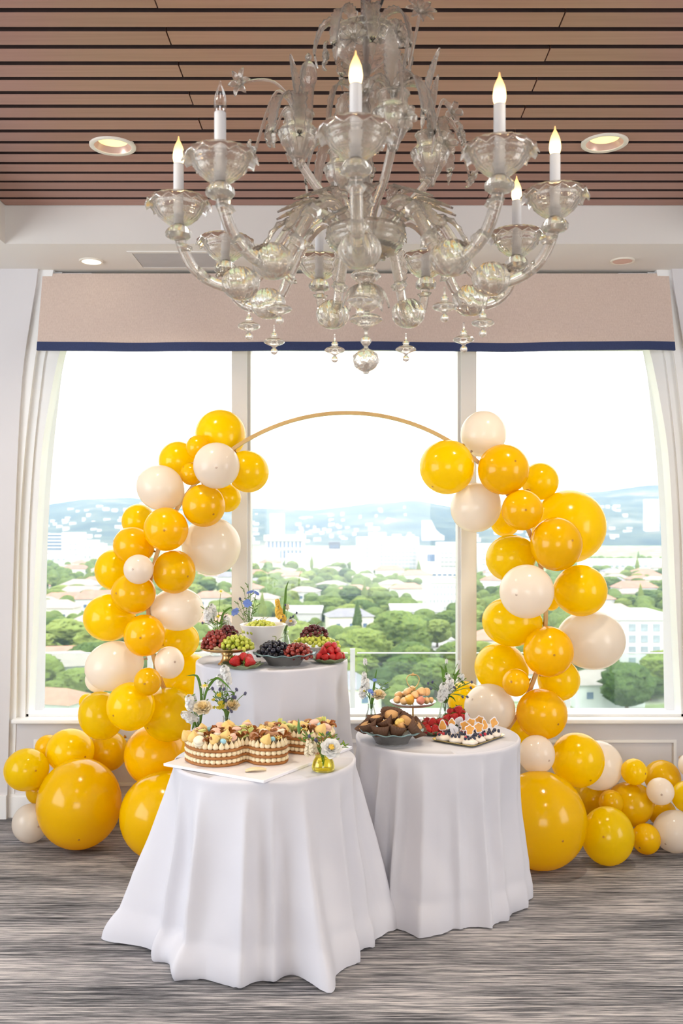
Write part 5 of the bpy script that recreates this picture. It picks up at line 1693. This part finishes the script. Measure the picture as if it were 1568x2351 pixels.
def rose_meshes():
    o, i_ = MB(), MB()
    for ring, (n, r, w, lift) in enumerate(((7, 1.05, .56, .45), (7, 1.0, .54, .85), (7, .95, .48, 1.1))):
        for k in range(n): petal(o, r, w, lift, .3, Matrix.Rotation(2 * PI * k / n + ring * .4, 4, 'Z'))
    for ring, (n, r, w, lift) in enumerate(((7, .85, .36, 1.2), (6, .78, .30, 1.33), (5, .68, .24, 1.45))):
        for k in range(n): petal(i_, r, w, lift, .12, Matrix.Rotation(2 * PI * k / n + ring * .5, 4, 'Z') @ Matrix.Translation((.05, 0, 0)))
    return o, i_


ro, ri = rose_meshes()
rose_o = ro.mesh('outer_petals', m_fcream, True, 0); rose_i = ri.mesh('inner_petals', mat('warm_rose_heart', (.92, .72, .36), .6, var=.08, nscale=60, transl=.2), True, 0)
rosew_o = ro.mesh('outer_petals', m_fwhite, True, 0); rosew_i = ri.mesh('inner_petals', m_fwhite, True, 0)
hb = MB()
for k in range(8): hb.ell((.16 * math.cos(k * 2.4) * (k > 0), .16 * math.sin(k * 2.4) * (k > 0), .66), (.11, .11, .10), 8, 6)
rosew_h = hb.mesh('flower_heart', m_fyel, True, 0)
fl_ = MB()
for k in range(5): petal(fl_, 1.0, .55, .45, .6, Matrix.Rotation(2 * PI * k / 5, 4, 'Z'))


def cluster_mesh(name, m, n, h, rad, size, seed, fill=None):
    rr = random.Random(seed); mb = MB()
    for k in range(n):
        t_ = k / max(1, n - 1); a = k * 2.4; q = rad * (1 - .45 * t_) * rr.uniform(.55, 1)
        d = Vector((math.cos(a), math.sin(a), .25 + .5 * t_))
        M = Matrix.Translation((q * math.cos(a), q * math.sin(a), h * (t_ - .5))) @ d.to_track_quat('Z', 'Y').to_matrix().to_4x4() @ Matrix.Scale(size * rr.uniform(.75, 1.1), 4)
        mb.add(fl_.v, fl_.f, M)
    return mb.mesh(name, m, True, 0)


stock_w = cluster_mesh('florets', m_fwhite, 54, 2.3, .72, .38, 1)
stock_c = cluster_mesh('florets', m_fcream, 44, 2.0, .72, .38, 2)
stock_y = cluster_mesh('florets', m_fyel, 36, 2.0, .66, .38, 3)
an = MB()
for k in range(8): petal(an, 1.0, .42, .35, .5, Matrix.Rotation(2 * PI * k / 8 + .2 * (k % 2), 4, 'Z'))
anem = an.mesh('petals', m_fblue, True, 0)
ds = MB()
for k in range(11): petal(ds, 1.0, .2, .15, 1.0, Matrix.Rotation(2 * PI * k / 11, 4, 'Z'))
daisy = ds.mesh('petals', m_fcream, True, 0)
daisy_c = MB().ell((0, 0, .1), (.34, .34, .22), 14, 8).mesh('flower_centre', m_fbutt, True, 0)
th = MB(); th.ell((0, 0, 0), (.62, .62, .95), 14, 10)
for k in range(9):
    a = 2 * PI * k / 9; th.add([(0, .06, -.8), (0, -.06, -.8), (1.5, 0, -.55)], [(0, 1, 2), (2, 1, 0)], Matrix.Rotation(a, 4, 'Z'))
thistle = th.mesh('thistle_head', m_fthis, True, 40)
bt = MB()
for k in range(13):
    a = k * 2.4; q = .26 * math.sqrt(k); bt.ell((q * math.cos(a), q * math.sin(a), .15 * math.sin(k * 1.7)), .27, 10, 7)
button = bt.mesh('button_cluster', m_fbutt, True, 0)
spike = MB().lathe([(0, -1.6), (.22, -1.4), (.30, -.8), (.24, .2), (.12, 1.1), (0, 1.7)], 18, mod=lambda r, z, a: (r * (1 + .25 * math.cos(6 * a + z * 14)), z)).mesh('spike', m_spikeg, True, 0)
HEADS = {'rose': ((rose_o, rose_i), 'cream garden rose', .039), 'white_rose': ((rosew_o, rosew_i, rosew_h), 'white ranunculus with a yellow heart', .040), 'stock': ((stock_w,), 'white stock blossom', .027), 'cream_stock': ((stock_c,), 'pale cream stock blossom', .025), 'yellow_stock': ((stock_y,), 'yellow stock blossom', .025), 'anemone': ((anem,), 'blue cornflower bloom', .028), 'daisy': ((daisy, daisy_c), 'pale yellow daisy', .022), 'thistle': ((thistle,), 'dark blue thistle', .0085), 'button': ((button,), 'yellow button flower', .016), 'spike': ((spike,), 'green veronica spike', .020)}
CATS = {'thistle': 'thistle'}


def flower(kind, x, y, Y, vase, vlabel, size=1.0, axis=(0, -.6, .8), bend=0.0):
    """head at photo pixel x, y at distance Y; stem runs down into the vase"""
    base = Vector(vase.location); base.z += .012
    head = P(x, y, Y)
    meshes, nm, r = HEADS[kind]
    o = thing('flower_stem', base, f'{nm} in {vlabel}', 'flower', f'{nm}s in {vlabel}')
    v = head - base
    neck = Vector((v.x * .12, v.y * .12, vase['neck']))
    mid = neck + (v - neck) * .55 + Vector((bend, 0, .012))
    MB().tube(spline([(0, 0, 0), neck, mid, v], 5), .0017, 6).build('stem', m_stem, o, ang=0)
    q = Vector(axis).to_track_quat('Z', 'Y').to_euler()
    for me in meshes: link_mesh(me.name.split('.')[0], me, o, v, q, (r * size,) * 3)
    return o


def blade(pts, vase, vlabel, w=.007, nm='arching green leaf blade'):
    base = Vector(vase.location); base.z += vase['neck'] * .6
    o = thing('grass_sprig', base, f'{nm} in {vlabel}', 'leaf', f'{nm}s in {vlabel}')
    path = [(0, 0, 0)] + [P(*p) - base for p in pts]
    leaf_mesh(path, w, 0.0, .2, 24, .0008, up=(0, 1, .3)).build('blade', m_blade, o, ang=0)
    return o


def sprig(x, y, Y, vase, vlabel, nm='fine green sprig', n=9, tip=None):
    base = Vector(vase.location); base.z += .012
    o = thing('leafy_sprig', base, f'{nm} in {vlabel}', 'sprig', f'{nm}s in {vlabel}')
    v = P(x, y, Y) - base
    neck = Vector((v.x * .15, v.y * .15, vase['neck']))
    pts = spline([(0, 0, 0), neck, neck + (v - neck) * .5 + Vector((0, 0, .01)), v], 6)
    mb = MB(); mb.tube(pts, .0012, 6); lf = MB(); bd_ = MB()
    for k in range(n):
        i = int(len(pts) * (.45 + .54 * k / n)); p = pts[min(i, len(pts) - 1)]; a = k * 2.4
        d = Vector((math.cos(a), math.sin(a) * .6, .5)).normalized() * rg.uniform(.014, .026)
        mb.tube([p, p + d], .0008, 5)
        l = leaf_mesh([p + d * .5, p + d * .9, p + d * 1.5], .0042, 0, .2, 6, .0006); lf.add(l.v, l.f)
        if tip is not None: bd_.ell(p + d * 1.05, .0030, 8, 6)
    mb.build('stem', m_stem, o, ang=0); lf.build('leaves', m_blade, o, ang=0)
    if tip is not None: bd_.build('buds', tip, o, ang=0)
    return o


def vase(px, Y, z, kind, label):
    o = thing('bud_vase', ((px - CX) / FPX * Y, Y, z), label, 'vase')
    if kind == 'bottle':
        pr = [(0, .001), (.030, .001), (.033, .006), (.032, .03), (.026, .065), (.017, .095), (.0155, .112), (.0195, .122), (.0175, .122), (.0135, .112), (.015, .095), (.024, .065), (.030, .03), (.029, .008), (0, .007)]; neck = .12; m = m_vase
    elif kind == 'jar':
        pr = [(0, .001), (.028, .001), (.031, .006), (.031, .05), (.027, .08), (.022, .095), (.025, .104), (.023, .104), (.020, .095), (.025, .08), (.029, .05), (.029, .008), (0, .006)]; neck = .10; m = m_vase
    else:
        pr = [(0, .001), (.040, .001), (.046, .006), (.047, .018), (.042, .038), (.034, .052), (.031, .058), (.034, .062), (.031, .062), (.028, .057), (.031, .050), (.039, .036), (.044, .018), (.042, .008), (0, .006)]; neck = .06; m = m_yvase
    MB().lathe(pr, 28, mod=(lambda r, z, a: (r * (1 + .02 * math.cos(10 * a)), z)) if kind != 'pot' else None).build('glass', m, o, ang=60)
    o['neck'] = neck
    return o


# behind the cake
V = 'the low glass jar behind the cake'
v1 = vase(457, 4.20, ZT, 'jar', 'low clear glass jar of white flowers behind the cake')
flower('rose', 466, 1630, 4.16, v1, V, 1.15); flower('stock', 436, 1612, 4.18, v1, V, 1.15); flower('stock', 432, 1646, 4.17, v1, V, 1.15, (-.5, -.6, .5)); flower('stock', 448, 1628, 4.22, v1, V, .9)
flower('daisy', 470, 1575, 4.2, v1, V, 1.0, (0, -.35, .9)); flower('stock', 445, 1605, 4.24, v1, V, .7); sprig(430, 1600, 4.22, v1, V); sprig(478, 1560, 4.22, v1, V)
blade([(462, 1600, 4.2), (456, 1560, 4.2), (447, 1550, 4.2), (428, 1552, 4.2)], v1, V); blade([(470, 1600, 4.2), (485, 1568, 4.2), (500, 1557, 4.19), (520, 1572, 4.18), (533, 1587, 4.18)], v1, V); blade([(448, 1660, 4.16), (443, 1670, 4.15), (441, 1676, 4.15)], v1, V, .006)
V = 'the slim glass bottle behind the cake'
v2 = vase(520, 4.33, ZT, 'bottle', 'slim clear glass bottle of thistles and roses behind the cake')
flower('rose', 533, 1624, 4.29, v2, V, .98); flower('stock', 517, 1545, 4.33, v2, V, 1.25); flower('stock', 505, 1562, 4.34, v2, V, 1.0); flower('stock', 522, 1556, 4.32, v2, V, 1.0)
for x, y in ((488, 1581), (505, 1582), (514, 1582), (543, 1583), (563, 1592), (535, 1600), (540, 1601), (523, 1626), (531, 1633), (519, 1608)): flower('thistle', x, y, 4.26, v2, V, 1.25, (rg.uniform(-.4, .4), -.4, .8))
for x, y in ((507, 1613), (511, 1622), (503, 1624), (490, 1606), (504, 1595), (491, 1624)): flower('button', x, y, 4.28, v2, V, .8 if x > 495 else .55)
for x, y in ((497, 1590), (510, 1590), (527, 1596), (492, 1600)): sprig(x, y, 4.3, v2, V, 'grey green sprig')
blade([(527, 1620, 4.3), (537, 1594, 4.3), (530, 1588, 4.3), (522, 1587, 4.3)], v2, V, .005)

# yellow pot on the cake table
V = 'the yellow glass pot by the cake board'
p = G(742, 1769, ZT)
v3 = vase(742, p.y, ZT, 'pot', 'squat yellow glass pot of white flowers beside the cake board')
flower('white_rose', 759, 1722, 3.76, v3, V, 1.15, (.15, -.8, .6)); flower('cream_stock', 718, 1716, 3.78, v3, V, 1.0); flower('cream_stock', 706, 1722, 3.8, v3, V, .8); flower('cream_stock', 709, 1706, 3.79, v3, V, .75)
flower('spike', 686, 1668, 3.82, v3, V, 1.0, (-.05, 0, 1)); flower('thistle', 710, 1690, 3.8, v3, V, 1.2); flower('thistle', 752, 1684, 3.83, v3, V, 1.3); flower('thistle', 725, 1700, 3.79, v3, V, 1.5); flower('button', 735, 1686, 3.82, v3, V, .5)
for x, y in ((690, 1700), (700, 1690), (745, 1688), (765, 1690), (770, 1700)): sprig(x, y, 3.82, v3, V, 'grey green sprig')
sprig(800, 1716, 3.8, v3, V, 'trailing budded sprig', 8, m_fbutt)

# tall table, behind the fruit
V = 'the vase behind the gold stand'
v4 = vase(497, 4.99, ZTB, 'bottle', 'clear glass bottle of white blossoms behind the gold stand')
flower('stock', 478, 1412, 5.0, v4, V, 1.35); flower('stock', 488, 1402, 5.02, v4, V, 1.2); flower('stock', 520, 1430, 5.02, v4, V, 1.3); flower('daisy', 507, 1358, 5.0, v4, V, .8, (0, -.6, .6)); flower('button', 501, 1415, 4.98, v4, V, .6)
sprig(468, 1395, 5.0, v4, V); flower('thistle', 465, 1430, 4.97, v4, V, 1.1); sprig(520, 1400, 5.0, v4, V); sprig(500, 1430, 4.98, v4, V)
blade([(507, 1440, 4.98), (512, 1410, 4.98), (530, 1395, 4.98), (533, 1404, 4.98)], v4, V)
V = 'the vase behind the white bowl'
v5 = vase(572, 5.12, ZTB, 'bottle', 'clear glass bottle of blue flowers behind the deep white bowl')
flower('anemone', 541, 1406, 5.1, v5, V, 1.0, (-.4, -.6, .5)); flower('anemone', 568, 1386, 5.1, v5, V, .95, (.1, -.8, .4)); flower('anemone', 575, 1361, 5.1, v5, V, .85, (-.2, -.3, .9)); flower('anemone', 588, 1363, 5.12, v5, V, .75, (.5, -.3, .7)); flower('thistle', 551, 1375, 5.1, v5, V, 1.3)
for x, y in ((560, 1350), (570, 1340), (545, 1385), (582, 1390), (590, 1375)): sprig(x, y, 5.12, v5, V, 'wispy white-budded sprig', 8, m_fwhite)
V = 'the vase between the bowl and the lacy stand'
v6 = vase(655, 5.10, ZTB, 'bottle', 'clear glass bottle of yellow blossoms between the white bowl and the lacy stand')
flower('yellow_stock', 640, 1405, 5.08, v6, V, 1.3); flower('yellow_stock', 637, 1384, 5.1, v6, V, .85); flower('yellow_stock', 650, 1422, 5.06, v6, V, 1.1); flower('white_rose', 668, 1433, 5.06, v6, V, .85); flower('cream_stock', 660, 1393, 5.1, v6, V, .6)
for x, y in ((655, 1389), (649, 1416), (645, 1424), (673, 1415), (681, 1407), (667, 1418)): flower('thistle', x, y, 5.04, v6, V, 1.0)
blade([(652, 1420, 5.1), (655, 1375, 5.1), (657, 1350, 5.1), (664, 1330, 5.1)], v6, V, .008)

# dessert table
V = 'the bottle behind the pastry bowl'
v7 = vase(852, 4.64, ZT, 'bottle', 'slim clear bottle of white and lilac flowers behind the pastry bowl')
flower('rose', 869, 1600, 4.6, v7, V, 1.0, (0, -.5, .85)); flower('stock', 838, 1570, 4.63, v7, V, 1.15); flower('stock', 832, 1588, 4.62, v7, V, .95); flower('stock', 836, 1552, 4.65, v7, V, .7); flower('stock', 838, 1518, 4.66, v7, V, .55)
flower('anemone', 850, 1587, 4.6, v7, V, .5); flower('anemone', 857, 1593, 4.59, v7, V, .5); flower('anemone', 860, 1562, 4.61, v7, V, .45); flower('button', 836, 1586, 4.6, v7, V, .35)
sprig(885, 1585, 4.64, v7, V, 'wispy white-budded sprig', 9, m_fwhite); sprig(880, 1572, 4.64, v7, V, 'wispy white-budded sprig', 9, m_fwhite)
blade([(856, 1600, 4.62), (860, 1565, 4.62), (866, 1532, 4.62)], v7, V)
V = 'the bottle beside the dessert tray'
v8 = vase(1021, 4.78, ZT, 'bottle', 'slim clear bottle of white blossoms and thistles behind the dessert tray')
flower('stock', 1018, 1585, 4.74, v8, V, 1.35); flower('stock', 1032, 1572, 4.75, v8, V, 1.25); flower('stock', 1025, 1558, 4.78, v8, V, 1.0); flower('stock', 1012, 1596, 4.74, v8, V, 1.0); flower('stock', 1060, 1555, 4.78, v8, V, .7); flower('stock', 1025, 1518, 4.8, v8, V, .4); flower('stock', 1052, 1520, 4.8, v8, V, .4)
for x, y in ((993, 1566), (989, 1581), (983, 1569), (1081, 1579), (1073, 1600), (1062, 1600), (1083, 1566), (1043, 1578)): flower('thistle', x, y, 4.7, v8, V, 1.1, (rg.uniform(-.6, .6), -.4, .7))
sprig(1065, 1560, 4.78, v8, V); sprig(1050, 1548, 4.8, v8, V); sprig(1075, 1570, 4.76, v8, V)
for pts in ([(1022, 1590, 4.76), (1018, 1545, 4.76), (1010, 1526, 4.76)], [(1024, 1590, 4.76), (1024, 1545, 4.77), (1021, 1524, 4.77)], [(1030, 1590, 4.76), (1045, 1555, 4.76), (1056, 1534, 4.76)], [(1030, 1600, 4.75), (1040, 1602, 4.74), (1047, 1612, 4.73)]):
    blade(pts, v8, V, .012 if pts[-1][1] < 1600 else .005, 'broad bright green leaf')
